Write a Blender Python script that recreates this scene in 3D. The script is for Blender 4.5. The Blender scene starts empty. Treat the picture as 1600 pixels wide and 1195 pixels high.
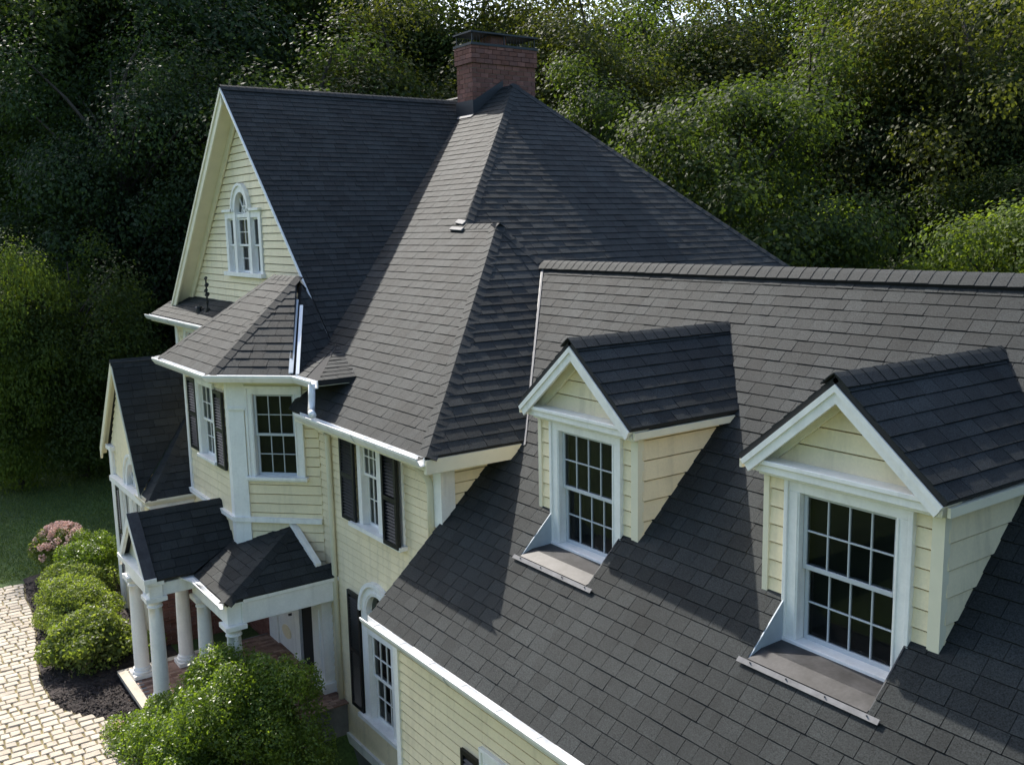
import bpy, math, random
import numpy as np
from mathutils import Vector, Matrix
random.seed(7)
rng = np.random.default_rng(11)
scene = bpy.context.scene
col = scene.collection
OZ = 7.25                      # everything below is measured from the eye height; the ground lies at z = 0

# ------------------------------------------------------------------ camera, sky, sun, exposure
def cam_axes():
    yaw, pit, roll = math.radians(-55.00961992), math.radians(9.14239976), math.radians(-1.15405019)
    f = Vector((math.sin(yaw)*math.cos(pit), math.cos(yaw)*math.cos(pit), -math.sin(pit)))
    r = f.cross(Vector((0, 0, 1))).normalized(); u = r.cross(f)
    r2 = math.cos(roll)*r + math.sin(roll)*u; u2 = -math.sin(roll)*r + math.cos(roll)*u
    return r2, u2, f
CR, CU, CF = cam_axes()
cam = bpy.data.cameras.new('camera'); camo = bpy.data.objects.new('camera', cam); col.objects.link(camo)
cam.sensor_width = 36; cam.lens = 1512.59/1600*36; cam.clip_start = .1; cam.clip_end = 2000
m = Matrix((CR, CU, -CF)).transposed().to_4x4(); m.translation = Vector((0, 0, OZ)); camo.matrix_world = m
scene.camera = camo
def px(p):                     # where a point falls on the 1600 x 1195 frame, used only to rank pieces by size
    p = Vector(p); d = p.dot(CF)
    if d < .2: return None
    return (800+1512.59*p.dot(CR)/d, 597.5-1512.59*p.dot(CU)/d, d)

SUN = Vector((-.755, .045, .654)).normalized()
w = bpy.data.worlds.new('World'); scene.world = w; w.use_nodes = True
nt = w.node_tree; bg = nt.nodes['Background']
sky = nt.nodes.new('ShaderNodeTexSky'); sky.sky_type = 'NISHITA'; sky.sun_disc = False
sky.sun_elevation = math.asin(SUN.z); sky.sun_rotation = math.atan2(SUN.x, SUN.y)
sky.air_density = 1.0; sky.dust_density = 2.2; sky.ozone_density = 1.0
nt.links.new(sky.outputs[0], bg.inputs[0]); bg.inputs[1].default_value = .15
sl = bpy.data.lights.new('sun', 'SUN'); sl.energy = 3.75; sl.angle = math.radians(.53); sl.color = (1, .945, .86)
so = bpy.data.objects.new('sun', sl); col.objects.link(so)
so.rotation_mode = 'QUATERNION'; so.rotation_quaternion = SUN.to_track_quat('Z', 'Y'); so.location = SUN*60
vs = scene.view_settings; vs.view_transform = 'Standard'; vs.look = 'None'; vs.exposure = 1.1; vs.gamma = 1; vs.use_curve_mapping = False
scene.cycles.max_bounces = 6; scene.cycles.transparent_max_bounces = 8

# ------------------------------------------------------------------ materials
def mat(name, color, rough=.6, var=.0, noise=0., nscale=6., bump=0., bscale=60., spec=.5, metal=0., island=0., streak=0., fine=0., fscale=300., translucent=0., tcol=None, objrand=0., hue=None):
    M = bpy.data.materials.new(name); M.use_nodes = True
    t = M.node_tree; N = t.nodes; L = t.links; b = N['Principled BSDF']
    b.inputs['Roughness'].default_value = rough; b.inputs['Metallic'].default_value = metal
    b.inputs['Specular IOR Level'].default_value = spec
    rgb = N.new('ShaderNodeRGB'); rgb.outputs[0].default_value = (*color, 1); c = rgb.outputs[0]
    geo = N.new('ShaderNodeNewGeometry')
    def mul(cs, val, lo, hi):
        mr = N.new('ShaderNodeMapRange'); mr.inputs['To Min'].default_value = lo; mr.inputs['To Max'].default_value = hi
        L.new(val, mr.inputs['Value'])
        x = N.new('ShaderNodeMix'); x.data_type = 'RGBA'; x.blend_type = 'MULTIPLY'; x.inputs['Factor'].default_value = 1
        L.new(cs, x.inputs['A']); L.new(mr.outputs[0], x.inputs['B']); return x.outputs['Result']
    def noi(scale, det=4, rgh=.6):
        n = N.new('ShaderNodeTexNoise'); n.inputs['Scale'].default_value = scale; n.inputs['Detail'].default_value = det; n.inputs['Roughness'].default_value = rgh
        L.new(geo.outputs['Position'], n.inputs['Vector']); return n.outputs['Fac']
    rnd = None
    if island or objrand or hue:
        oi = N.new('ShaderNodeObjectInfo')
        a = N.new('ShaderNodeMath'); a.operation = 'ADD'; L.new(geo.outputs['Random Per Island'], a.inputs[0]); L.new(oi.outputs['Random'], a.inputs[1])
        fr = N.new('ShaderNodeMath'); fr.operation = 'FRACT'; L.new(a.outputs[0], fr.inputs[0]); rnd = fr.outputs[0]
    if hue:
        x = N.new('ShaderNodeMix'); x.data_type = 'RGBA'; L.new(rnd, x.inputs['Factor']); L.new(c, x.inputs['A']); x.inputs['B'].default_value = (*hue, 1); c = x.outputs['Result']
    if island: c = mul(c, rnd, 1-island, 1+island)
    if objrand:
        oi2 = N.new('ShaderNodeObjectInfo'); c = mul(c, oi2.outputs['Random'], 1-objrand, 1+objrand)
    if noise:
        mr = N.new('ShaderNodeMapRange'); mr.inputs['From Min'].default_value = .3; mr.inputs['From Max'].default_value = .7; L.new(noi(nscale), mr.inputs['Value']); c = mul(c, mr.outputs[0], 1-noise, 1+noise)
    if streak:
        mp = N.new('ShaderNodeMapping'); mp.inputs['Scale'].default_value = (9, 9, .9); L.new(geo.outputs['Position'], mp.inputs['Vector'])
        n = N.new('ShaderNodeTexNoise'); n.inputs['Scale'].default_value = 1.; n.inputs['Detail'].default_value = 5; L.new(mp.outputs[0], n.inputs['Vector'])
        mr = N.new('ShaderNodeMapRange'); mr.inputs['From Min'].default_value = .52; mr.inputs['From Max'].default_value = .75; L.new(n.outputs['Fac'], mr.inputs['Value'])
        c = mul(c, mr.outputs[0], 1, 1-streak)
    if fine:
        mr = N.new('ShaderNodeMapRange'); mr.inputs['From Min'].default_value = .3; mr.inputs['From Max'].default_value = .7; L.new(noi(fscale, 2, .7), mr.inputs['Value']); c = mul(c, mr.outputs[0], 1-fine, 1+fine)
    L.new(c, b.inputs['Base Color'])
    if bump:
        bn = N.new('ShaderNodeBump'); bn.inputs['Strength'].default_value = bump; bn.inputs['Distance'].default_value = .01
        L.new(noi(bscale, 3), bn.inputs['Height']); L.new(bn.outputs[0], b.inputs['Normal'])
    if translucent:
        tr = N.new('ShaderNodeBsdfTranslucent'); L.new(mul(c, geo.outputs['Backfacing'], 1.6, 1.6) if tcol is None else c, tr.inputs['Color'])
        if tcol:
            x = N.new('ShaderNodeMix'); x.data_type = 'RGBA'; x.blend_type = 'MULTIPLY'; x.inputs['Factor'].default_value = 1; L.new(c, x.inputs['A']); x.inputs['B'].default_value = (*tcol, 1); L.new(x.outputs['Result'], tr.inputs['Color'])
        ms = N.new('ShaderNodeMixShader'); ms.inputs[0].default_value = translucent
        L.new(b.outputs[0], ms.inputs[1]); L.new(tr.outputs[0], ms.inputs[2]); L.new(ms.outputs[0], N['Material Output'].inputs[0])
    return M

M_SH = mat('asphalt_shingle', (.0243, .0276, .0278), rough=.74, island=.22, noise=.22, nscale=1.1, fine=.65, fscale=85, bump=.45, bscale=240, spec=.16)
M_DECK = mat('roof_deck', (.022, .022, .022), rough=.95)
M_CAP = mat('cap_shingle', (.0250, .0284, .0286), rough=.74, island=.15, fine=.6, fscale=85, bump=.45, bscale=240, spec=.16)
M_CREAM = mat('cream_siding', (.84, .725, .49), rough=.5, noise=.06, nscale=2.2, objrand=.035, fine=.04, fscale=40, bump=.06, bscale=30, spec=.3, streak=.16)
M_CREAMW = mat('cream_trim', (.75, .70, .53), rough=.5, noise=.05, nscale=3, spec=.3)
M_WHITE = mat('white_paint', (.86, .845, .80), rough=.42, streak=.14, fine=.03, fscale=30, noise=.05, nscale=5, spec=.4)
M_GUT = mat('white_metal', (.82, .82, .80), rough=.3, streak=.16, noise=.04, nscale=3, spec=.5)
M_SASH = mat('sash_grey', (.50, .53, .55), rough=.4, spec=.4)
M_SHUT = mat('shutter_black', (.006, .008, .009), rough=.45, noise=.2, nscale=4, spec=.4)
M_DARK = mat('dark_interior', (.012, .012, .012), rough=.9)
M_CURT = mat('curtain', (.42, .40, .36), rough=.9, noise=.3, nscale=9)
M_ALU = mat('aluminium_flashing', (.030, .029, .030), rough=.55, metal=.1, noise=.5, nscale=6, fine=.2, fscale=30)
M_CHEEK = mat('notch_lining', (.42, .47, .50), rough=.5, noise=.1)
M_ALUL = mat('flashing_pale', (.13, .13, .135), rough=.75, metal=.0, noise=.25, nscale=9)
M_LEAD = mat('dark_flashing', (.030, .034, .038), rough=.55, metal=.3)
M_MORT = mat('mortar', (.33, .29, .26), rough=.95, noise=.3, nscale=6)
M_BRICK = mat('red_brick', (.205, .088, .064), rough=.85, island=.3, objrand=.25, noise=.2, nscale=8, fine=.2, fscale=90, bump=.3, bscale=80, hue=(.15, .075, .062), spec=.3)
M_BRICKP = mat('brick_paving', (.21, .115, .082), rough=.85, island=.3, noise=.25, nscale=6, fine=.15, fscale=90, hue=(.25, .17, .13), spec=.3)
M_STONE = mat('foundation_stone', (.16, .16, .155), rough=.9, noise=.3, nscale=4, bump=.5, bscale=20)
M_PAVE = mat('tumbled_paver', (.47, .40, .31), rough=.85, island=.16, objrand=.14, noise=.14, nscale=5, fine=.16, fscale=120, bump=.5, bscale=60, hue=(.43, .38, .305), spec=.3)
M_SAND = mat('mossy_joint_sand', (.17, .14, .06), rough=.95, noise=.45, nscale=2.5, fine=.3, fscale=50)
M_MULCH = mat('mulch', (.030, .021, .018), rough=.95, noise=.5, nscale=14, bump=1., bscale=30)
M_CHIP = mat('mulch_chip', (.042, .028, .024), rough=.95, island=.6, hue=(.016, .013, .012))
M_LAWN = mat('lawn_soil', (.062, .105, .022), rough=.95, noise=.4, nscale=.7, fine=.4, fscale=25, bump=1, bscale=40)
M_BLADE = mat('grass_blade', (.08, .14, .024), rough=.6, island=.4, hue=(.14, .17, .04), translucent=.3, tcol=(1.3, 1.4, .7))
M_BARK = mat('bark', (.055, .045, .036), rough=.95, noise=.4, nscale=5, bump=1, bscale=25)
def leafmat(name, a, b, tr=.42, tc=(2.5, 2.5, .8), rough=.6, spec=.16):
    return mat(name, a, rough=rough, island=.16, hue=b, translucent=tr, tcol=tc, spec=spec, noise=.25, nscale=.35)
M_LEAF = [leafmat('leaf_dark', (.026, .043, .016), (.037, .056, .018)),
          leafmat('leaf_mid', (.035, .056, .016), (.050, .072, .020)),
          leafmat('leaf_gold', (.048, .060, .017), (.066, .074, .021)),
          leafmat('leaf_bright', (.065, .098, .020), (.092, .125, .028)),
          leafmat('leaf_cool', (.025, .046, .022), (.034, .056, .025))]
M_BUSH = leafmat('leaf_bush', (.075, .125, .020), (.13, .18, .035), rough=.4, spec=.35)
M_HEDGE = leafmat('leaf_hedge', (.085, .125, .036), (.14, .17, .055), rough=.45)
M_PETAL = mat('petal', (.66, .40, .34), rough=.7, island=.25, hue=(.70, .52, .44), translucent=.3, tcol=(1, 1, 1))
M_GLASS = bpy.data.materials.new('window_glass'); M_GLASS.use_nodes = True
_t = M_GLASS.node_tree; _N = _t.nodes; _N.remove(_N['Principled BSDF'])
_a = _N.new('ShaderNodeBsdfTransparent'); _a.inputs[0].default_value = (.62, .66, .66, 1)
_g = _N.new('ShaderNodeBsdfGlossy'); _g.inputs['Roughness'].default_value = .02
_f = _N.new('ShaderNodeFresnel'); _f.inputs[0].default_value = 1.34
_m = _N.new('ShaderNodeMixShader'); _t.links.new(_f.outputs[0], _m.inputs[0]); _t.links.new(_a.outputs[0], _m.inputs[1]); _t.links.new(_g.outputs[0], _m.inputs[2])
_t.links.new(_m.outputs[0], _N['Material Output'].inputs[0])

# ------------------------------------------------------------------ mesh helpers
V = Vector
class MB:
    def __init__(s): s.v = []; s.f = []
    def add(s, vs, fs):
        o = len(s.v); s.v += [tuple(p) for p in vs]; s.f += [tuple(o+i for i in f) for f in fs]
    def box(s, lo, hi):
        x0, y0, z0 = lo; x1, y1, z1 = hi
        s.add([(x0,y0,z0),(x1,y0,z0),(x1,y1,z0),(x0,y1,z0),(x0,y0,z1),(x1,y0,z1),(x1,y1,z1),(x0,y1,z1)], BOXF); return s
    def obox(s, O, U, Wd, N, lo, hi):      # box in a local frame (u, w, n)
        u0, w0, n0 = lo; u1, w1, n1 = hi
        P = lambda u, w_, n: O + U*u + Wd*w_ + N*n
        s.add([P(u0,w0,n0),P(u1,w0,n0),P(u1,w1,n0),P(u0,w1,n0),P(u0,w0,n1),P(u1,w0,n1),P(u1,w1,n1),P(u0,w1,n1)], BOXF); return s
    def bar(s, a, b, side, up, w0, w1, h0, h1):   # bar from a to b, cross-section spans along side and up
        a = V(a); b = V(b); side = V(side); up = V(up)
        r = []
        for p in (a, b):
            for sw, h in ((w0,h0),(w1,h0),(w1,h1),(w0,h1)): r.append(p+side*sw+up*h)
        s.add(r, [(0,1,2,3),(7,6,5,4),(0,4,5,1),(1,5,6,2),(2,6,7,3),(3,7,4,0)]); return s
    def tube(s, pts, rad, n=8, caps=True):
        rings = []; pts = [V(p) for p in pts]
        for i, p in enumerate(pts):
            d = (pts[min(i+1, len(pts)-1)]-pts[max(i-1, 0)]).normalized()
            a = d.orthogonal().normalized(); b = d.cross(a); r = rad[i] if hasattr(rad, '__len__') else rad
            rings.append([p + a*(r*math.cos(k*2*math.pi/n)) + b*(r*math.sin(k*2*math.pi/n)) for k in range(n)])
        vs = [q for R in rings for q in R]; fs = []
        for i in range(len(pts)-1):
            for k in range(n): fs.append((i*n+k, i*n+(k+1) % n, (i+1)*n+(k+1) % n, (i+1)*n+k))
        if caps: fs += [tuple(range(n-1, -1, -1)), tuple((len(pts)-1)*n+k for k in range(n))]
        s.add(vs, fs); return s
    def lathe(s, c, prof, n=20):
        cx, cy, cz = c; vs = []; fs = []
        for r, z in prof: vs += [(cx+r*math.cos(k*2*math.pi/n), cy+r*math.sin(k*2*math.pi/n), cz+z) for k in range(n)]
        for i in range(len(prof)-1):
            for k in range(n): fs.append((i*n+k, i*n+(k+1) % n, (i+1)*n+(k+1) % n, (i+1)*n+k))
        fs += [tuple(range(n-1, -1, -1)), tuple((len(prof)-1)*n+k for k in range(n))]
        s.add(vs, fs); return s
    def slab(s, poly, thick):              # polygon with thickness below it
        poly = [V(p) for p in poly]; n = newell(poly)
        k = len(poly); vs = poly + [p-n*thick for p in poly]
        s.add(vs, [tuple(range(k)), tuple(range(2*k-1, k-1, -1))] + [(i, i+k, (i+1) % k+k, (i+1) % k) for i in range(k)]); return s
    def build(s, name, mt, parent=None, smooth=False, label=None, bevel=0.):
        me = bpy.data.meshes.new(name); me.from_pydata([(x, y, z+OZ) for x, y, z in s.v], [], s.f); me.materials.append(mt)
        import bmesh
        bm = bmesh.new(); bm.from_mesh(me); bmesh.ops.recalc_face_normals(bm, faces=bm.faces); bm.to_mesh(me); bm.free()
        if smooth:
            me.polygons.foreach_set('use_smooth', [True]*len(me.polygons))
        o = bpy.data.objects.new(name, me); put(o, parent)
        if label: o['label'] = label
        if bevel:
            b = o.modifiers.new('bevel', 'BEVEL'); b.width = bevel; b.segments = 1; b.limit_method = 'ANGLE'
        return o
BOXF = [(3,2,1,0),(4,5,6,7),(0,1,5,4),(1,2,6,5),(2,3,7,6),(3,0,4,7)]
def newell(p):
    n = V((0,0,0))
    for i in range(len(p)):
        a = p[i]; b = p[(i+1) % len(p)]
        n += V(((a.y-b.y)*(a.z+b.z), (a.z-b.z)*(a.x+b.x), (a.x-b.x)*(a.y+b.y)))
    return n.normalized()
def put(o, parent):
    col.objects.link(o)
    if parent is not None:
        o.parent = parent; o.matrix_parent_inverse = Matrix.Translation(-parent_loc(parent))
def parent_loc(p):
    return p.location.copy() if p.type == 'EMPTY' else V((0,0,0))
def thing(name, label, cat, loc, group=None):
    o = bpy.data.objects.new(name, None); o.empty_display_size = .3; col.objects.link(o); o.location = (loc[0], loc[1], loc[2]+OZ)
    o['label'] = label; o['category'] = cat
    if group: o['group'] = group
    return o
def clip(poly, a, b, c):                  # keep a*u + b*v <= c
    out = []
    for i in range(len(poly)):
        p = poly[i]; q = poly[(i+1) % len(poly)]
        dp = a*p[0]+b*p[1]-c; dq = a*q[0]+b*q[1]-c
        if dp <= 0: out.append(p)
        if (dp < 0 < dq) or (dq < 0 < dp):
            t = dp/(dp-dq); out.append((p[0]+t*(q[0]-p[0]), p[1]+t*(q[1]-p[1])))
    return out
def area(p): return .5*sum(p[i][0]*p[(i+1) % len(p)][1]-p[(i+1) % len(p)][0]*p[i][1] for i in range(len(p)))
def clip_poly(p, conv):                   # conv counter-clockwise
    for i in range(len(conv)):
        (x0, y0), (x1, y1) = conv[i], conv[(i+1) % len(conv)]
        p = clip(p, y1-y0, -(x1-x0), (y1-y0)*x0-(x1-x0)*y0)
        if len(p) < 3: return []
    return p
def cut_rect(polys, r):                   # subtract a rectangle
    u0, v0, u1, v1 = r; out = []
    for p in polys:
        a = clip(p, 1, 0, u0); b = clip(p, -1, 0, -u1)
        mid = clip(clip(p, -1, 0, -u0), 1, 0, u1) if p else []
        for q in (a, b, clip(mid, 0, 1, v0) if len(mid) > 2 else [], clip(mid, 0, -1, -v1) if len(mid) > 2 else []):
            if len(q) > 2 and abs(area(q)) > 1e-5: out.append(q)
    return out

def fast(name, mb, mt, parent):
    me = bpy.data.meshes.new(name); me.from_pydata([(x, y, z+OZ) for x, y, z in mb.v], [], mb.f); me.materials.append(mt)
    o = bpy.data.objects.new(name, me); put(o, parent); return o
# ------------------------------------------------------------------ the house
house = thing('house', 'large cream clapboard house with dark shingled roofs, dormers, brick chimney and columned porch', 'house', (-13.5, 8, -7.25))

SHINGLES = []    # (rank, kind, data, roof object)
tabmesh = []
for th in (.006, .008, .011):             # unit-wide tab wedges, shared by the single shingles
    tabmesh.append(th)
def roof(poly, exp, label=None, thick=.07, holes=(), tabs=True, seed=0, overhang=0., w0=.13, w1=.27, name='roof', wthick=1.):
    poly = [V(p) for p in poly]; n = newell(poly)
    if n.z < 0: poly.reverse(); n = -n
    deck = MB().slab([p-n*.004 for p in poly], thick) if not holes else MB()
    U = V((0,0,1)).cross(n).normalized(); Vv = n.cross(U)      # along the course, up the slope
    O = min(poly, key=lambda p: p.z)
    p2 = [((p-O).dot(U), (p-O).dot(Vv)) for p in poly]
    if area(p2) < 0: p2.reverse()
    h2 = []
    for h in holes:
        q = [((V(p)-O).dot(U), (V(p)-O).dot(Vv)) for p in h]
        h2.append((min(a for a, b in q), min(b for a, b in q), max(a for a, b in q), max(b for a, b in q)))
    if holes:
        ps = [p2]
        for r in h2: ps = cut_rect(ps, r)
        for q in ps: deck.slab([O+U*a+Vv*b-n*.004 for a, b in q], thick)
    ro = deck.build(name, M_DECK if tabs else M_SH, house, label=label)
    if not tabs: return ro
    rr = random.Random(seed)
    umin = min(a for a, b in p2); umax = max(a for a, b in p2); vmax = max(b for a, b in p2)
    v = -overhang
    row = 0
    while v < vmax:
        u = umin - rr.random()*.25
        while u < umax:
            wd = rr.choice([rr.uniform(w0, w1), rr.uniform(w0*1.35, w1), w1*.8])
            th = rr.choice(tabmesh)*wthick
            rect = [(u+.0025, v+.0035), (u+wd-.0025, v+.0035), (u+wd-.0025, v+exp), (u+.0025, v+exp)]
            ps = [clip_poly(rect, p2)] if overhang == 0 or v > 0 else [clip_poly(rect, [(a, b-(overhang+.01 if b < .05 else 0)) for a, b in p2])]
            ps = [q for q in ps if len(q) > 2]
            for r in h2: ps = cut_rect(ps, r)
            for q in ps:
                if abs(area(q)) < 2e-4: continue
                full = len(ps) == 1 and abs(area(q)) > .995*abs(area(rect)) and len(q) == 4
                c = O+U*(u+wd/2)+Vv*(v+exp/2)
                s = px(c); rank = 0
                if full and s and 0 < s[0] < 1600 and 0 < s[1] < 1195: rank = wd*exp*abs(n.dot(c.normalized()))/s[2]**2
                SHINGLES.append((rank, (O, U, Vv, n, q, v, exp, th, u, wd), ro))
            u += wd
        v += exp; row += 1
    return ro
def tab_verts(d):
    O, U, Vv, n, q, v, exp, th, u, wd = d
    top = []; bot = []
    for a, b in q:
        h = .002 + th*(1-(b-v)/(exp+.004))
        top.append(O+U*a+Vv*b+n*h); bot.append(O+U*a+Vv*b-n*.003)
    k = len(q)
    return top+bot, [tuple(range(k))] + [(i, i+k, (i+1) % k+k, (i+1) % k) for i in range(k)]
def cap_run(parent, p0, p1, na, nb, exp=.17, wid=.14, mt=None, lift=.006):
    p0 = V(p0); p1 = V(p1); na = V(na).normalized(); nb = V(nb).normalized()
    d = (p1-p0); L = d.length; d.normalize()
    da = d.cross(na); db = d.cross(nb)
    if da.z > 0: da = -da
    if db.z > 0: db = -db
    if abs(da.z) < 1e-6 and abs(db.z) < 1e-6: return
    up = (na+nb).normalized()
    n = max(1, round(L/exp)); e = L/n
    for i in range(n):
        mb = MB(); a = p0+d*(e*i-.004); b = p0+d*(e*(i+1)+.03)
        j = random.uniform(-.004, .004)
        vs = []
        for p, hh in ((a, lift+.0065+random.uniform(0, .0015)), (b, lift+.0005)):
            for k in (0, 1):
                h = hh-.010*k
                vs += [p+da*(wid+j)+na*h, p+da*.03+na*(h+.002), p+up*(h+.004), p+db*.03+nb*(h+.002), p+db*(wid+j)+nb*h]
        fs = []
        for k in range(4):
            fs += [(k, k+1, 11+k, 10+k), (5+k, 15+k, 16+k, 6+k), (k, 5+k, 6+k, k+1), (10+k, 11+k, 16+k, 15+k)]
        fs += [(0, 10, 15, 5), (4, 9, 19, 14)]
        mb.add(vs, fs); mb.build('ridge_cap', mt or M_CAP, parent)

BOARDS = []
def wall(O, U, N, poly, exp=.125, holes=(), name='wall', label=None, mt=None, back=True, dz=0., boards=True, gap=.015):
    O = V(O); U = V(U).normalized(); N = V(N).normalized(); Z = V((0,0,1))
    if area(poly) < 0: poly = poly[::-1]
    mt = mt or M_CREAM
    wo = MB().slab([O+U*a+Z*b-N*.13 for a, b in poly], .05)
    wo = wo.build(name, M_CREAM, house, label=label)
    if not boards: return wo
    z0 = min(b for a, b in poly); z1 = max(b for a, b in poly); z = z0-dz
    u0 = min(a for a, b in poly)-1; u1 = max(a for a, b in poly)+1
    while z < z1:
        q = clip_poly([(u0, z), (u1, z), (u1, z+exp-gap), (u0, z+exp-gap)], poly)
        ps = [q] if len(q) > 2 else []
        for h in holes: ps = cut_rect(ps, h)
        for q in ps:
            if abs(area(q)) < 3e-4: continue
            fr = []; bk = []
            for a, b in q:
                h = .003+.017*(1-(b-z)/exp)
                fr.append(O+U*a+Z*b+N*h); bk.append(O+U*a+Z*b-N*.05)
            k = len(q)
            c = sum(fr, V((0,0,0)))/k; s = px(c)
            rank = abs(area(q))/s[2]**2 if s and -50 < s[0] < 1650 and -50 < s[1] < 1250 else 0
            BOARDS.append((rank, fr+bk, [tuple(range(k))]+[(i, i+k, (i+1) % k+k, (i+1) % k) for i in range(k)], wo, mt))
        z += exp
    return wo

X, Y, Z = V((1,0,0)), V((0,1,0)), V((0,0,1))
FR = V((0,-1,0))                          # outward normal of the front
def sash_mesh(mb, O, U, N, u0, z0, u1, z1, cols, rows, h0, h1, st=.034, mu=.013):
    P = lambda a, b, lo, hi: mb.obox(O, U, Z, N, (a, b, lo), (0, 0, 0)) if 0 else None
    def bx(a0, b0, a1, b1, lo=h0, hi=h1): mb.obox(O, U, Z, N, (a0, b0, lo), (a1, b1, hi))
    bx(u0, z0, u0+st, z1); bx(u1-st, z0, u1, z1); bx(u0+st, z0, u1-st, z0+st*1.15); bx(u0+st, z1-st, u1-st, z1)
    a0, a1, b0, b1 = u0+st, u1-st, z0+st*1.15, z1-st
    cells = []
    for i in range(cols):
        for j in range(rows):
            cells.append((a0+(a1-a0)*i/cols, b0+(b1-b0)*j/rows, a0+(a1-a0)*(i+1)/cols, b0+(b1-b0)*(j+1)/rows))
    for i in range(1, cols):
        c = a0+(a1-a0)*i/cols; bx(c-mu/2, b0, c+mu/2, b1, h0+.004, h1-.003)
    for j in range(1, rows):
        c = b0+(b1-b0)*j/rows; bx(a0, c-mu/2, a1, c+mu/2, h0+.005, h1-.004)
    return cells
def pane_objs(parent, O, U, N, cells, h):
    for a0, b0, a1, b1 in cells:
        t = random.uniform(-.0012, .0012)
        mb = MB(); P = lambda a, b, d: O+U*a+Z*b+N*d
        mb.add([P(a0,b0,h), P(a1,b0,h+t), P(a1,b1,h+t), P(a0,b1,h)], [(0,1,2,3)])
        fast('pane', mb, M_GLASS, parent)
def window(O, U, N, w_, h_, cols=3, rows=2, cas=(.11, .11, .12), sill=.09, sillx=.06, mt=None, sashmt=None, curtain=False, label=None, sash=True, band=True, sillh=.05, meet=None, room=True, cas_d=.04):
    """double-hung window; O is the lower left corner of the sash opening on the wall plane"""
    O = V(O); U = V(U).normalized(); N = V(N).normalized(); mt = mt or M_WHITE
    mb = MB()
    def bx(a0, b0, a1, b1, lo, hi): mb.obox(O, U, Z, N, (a0, b0, lo), (a1, b1, hi))
    l, r, t = cas
    if l: bx(-l, -.0, 0, h_, -.11, cas_d)
    if r: bx(w_, -.0, w_+r, h_, -.11, cas_d)
    bx(-l, h_, w_+r, h_+t, -.11, cas_d+.001)
    if band:
        if l: bx(-l-.012, -.0, -l+.028, h_+t, -.02, cas_d+.018); bx(-.03, 0, -.012, h_, 0, cas_d+.008)
        if r: bx(w_+r-.028, -.0, w_+r+.012, h_+t, -.02, cas_d+.018); bx(w_+.012, 0, w_+.03, h_, 0, cas_d+.008)
        bx(-l-.014, h_+t-.028, w_+r+.014, h_+t+.012, -.02, cas_d+.021)
    wo = mb.build('window', mt, house, label=label, bevel=.004)
    sb = MB(); sb.obox(O, U, Z, N, (-l-sillx, -sillh, -.11), (w_+r+sillx, 0, sill)); sb.obox(O, U, Z, N, (-l-sillx+.02, -sillh-.035, -.05), (w_+r+sillx-.02, -sillh, sill*.45))
    sb.build('sill', mt, wo, bevel=.004)
    if room:
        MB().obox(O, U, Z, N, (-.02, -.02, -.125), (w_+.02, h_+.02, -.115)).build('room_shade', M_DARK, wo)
    if curtain:
        cb = MB(); nfold = 9
        for side in (0, 1):
            vs = []
            for i in range(nfold+1):
                a = .02+(w_*.24)*i/nfold; a = a if not side else w_-a
                vs += [O+U*a+Z*.03+N*(-.1+.012*(i % 2)), O+U*a+Z*(h_-.02)+N*(-.1+.012*(i % 2))]
            cb.add(vs, [(2*i, 2*i+2, 2*i+3, 2*i+1) for i in range(nfold)])
        cb.build('curtain', M_CURT, wo)
    if sash:
        mid = h_*(meet or .5)
        for z0, z1, h0, h1 in ((mid-.012, h_, -.045, -.012), (0, mid+.02, -.085, -.052)):
            sm = MB(); cells = sash_mesh(sm, O, U, N, .006, z0, w_-.006, z1, cols, rows, h0, h1)
            sm.build('sash', sashmt or mt, wo, bevel=.002)
            pane_objs(wo, O, U, N, cells, (h0+h1)/2)
    return wo
def shutter(parent, O, U, N, u0, z0, u1, z1, h0=.03, th=.035):
    O = V(O); U = V(U).normalized(); N = V(N).normalized(); mb = MB()
    def bx(a0, b0, a1, b1, lo, hi): mb.obox(O, U, Z, N, (a0, b0, lo), (a1, b1, hi))
    st = .05
    bx(u0, z0, u0+st, z1, h0, h0+th); bx(u1-st, z0, u1, z1, h0, h0+th)
    zs = [z0, (z0+z1)/2-.03, z1-st]
    for z in zs: bx(u0+st, z, u1-st, z+.06 if z != zs[2] else z1, h0, h0+th)
    bx(u0+st, z0+.06, u1-st, z1-st, h0, h0+.008)
    z = z0+.08
    while z < z1-st-.03:
        a = O+U*(u0+st)+Z*z+N*(h0+.008); b = O+U*(u1-st)+Z*z+N*(h0+.008)
        mb.bar(a, b, (N*.7-Z*.7), (N*.7+Z*.7), 0, .03, 0, .006); z += .045
    return mb.build('shutter', M_SHUT, parent)
def arch_holes(c, z0, r, es=1., n=6):
    out = []
    for k in range(n):
        a = r*es*k/n; b = r*es*(k+1)/n; hw = r*math.sqrt(max(0, 1-((a+b)/2/(r*es))**2)); out.append((c-hw, z0+a, c+hw, z0+b))
    return out
def arch_band(mb, O, U, N, c, z0, r0, r1, h0, h1, a0=0., a1=math.pi, n=24, es=1.):
    P = lambda a, b, d: O+U*a+Z*b+N*d
    vs = []
    for i in range(n+1):
        t = a0+(a1-a0)*i/n; cx, cz = math.cos(t), math.sin(t)*es
        vs += [P(c+r0*cx, z0+r0*cz, h0), P(c+r1*cx, z0+r1*cz, h0), P(c+r1*cx, z0+r1*cz, h1), P(c+r0*cx, z0+r0*cz, h1)]
    fs = []
    for i in range(n):
        for k in range(4): fs.append((4*i+k, 4*i+(k+1) % 4, 4*i+4+(k+1) % 4, 4*i+4+k))
    fs += [(3,2,1,0), (4*n, 4*n+1, 4*n+2, 4*n+3)]
    mb.add(vs, fs)
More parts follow.
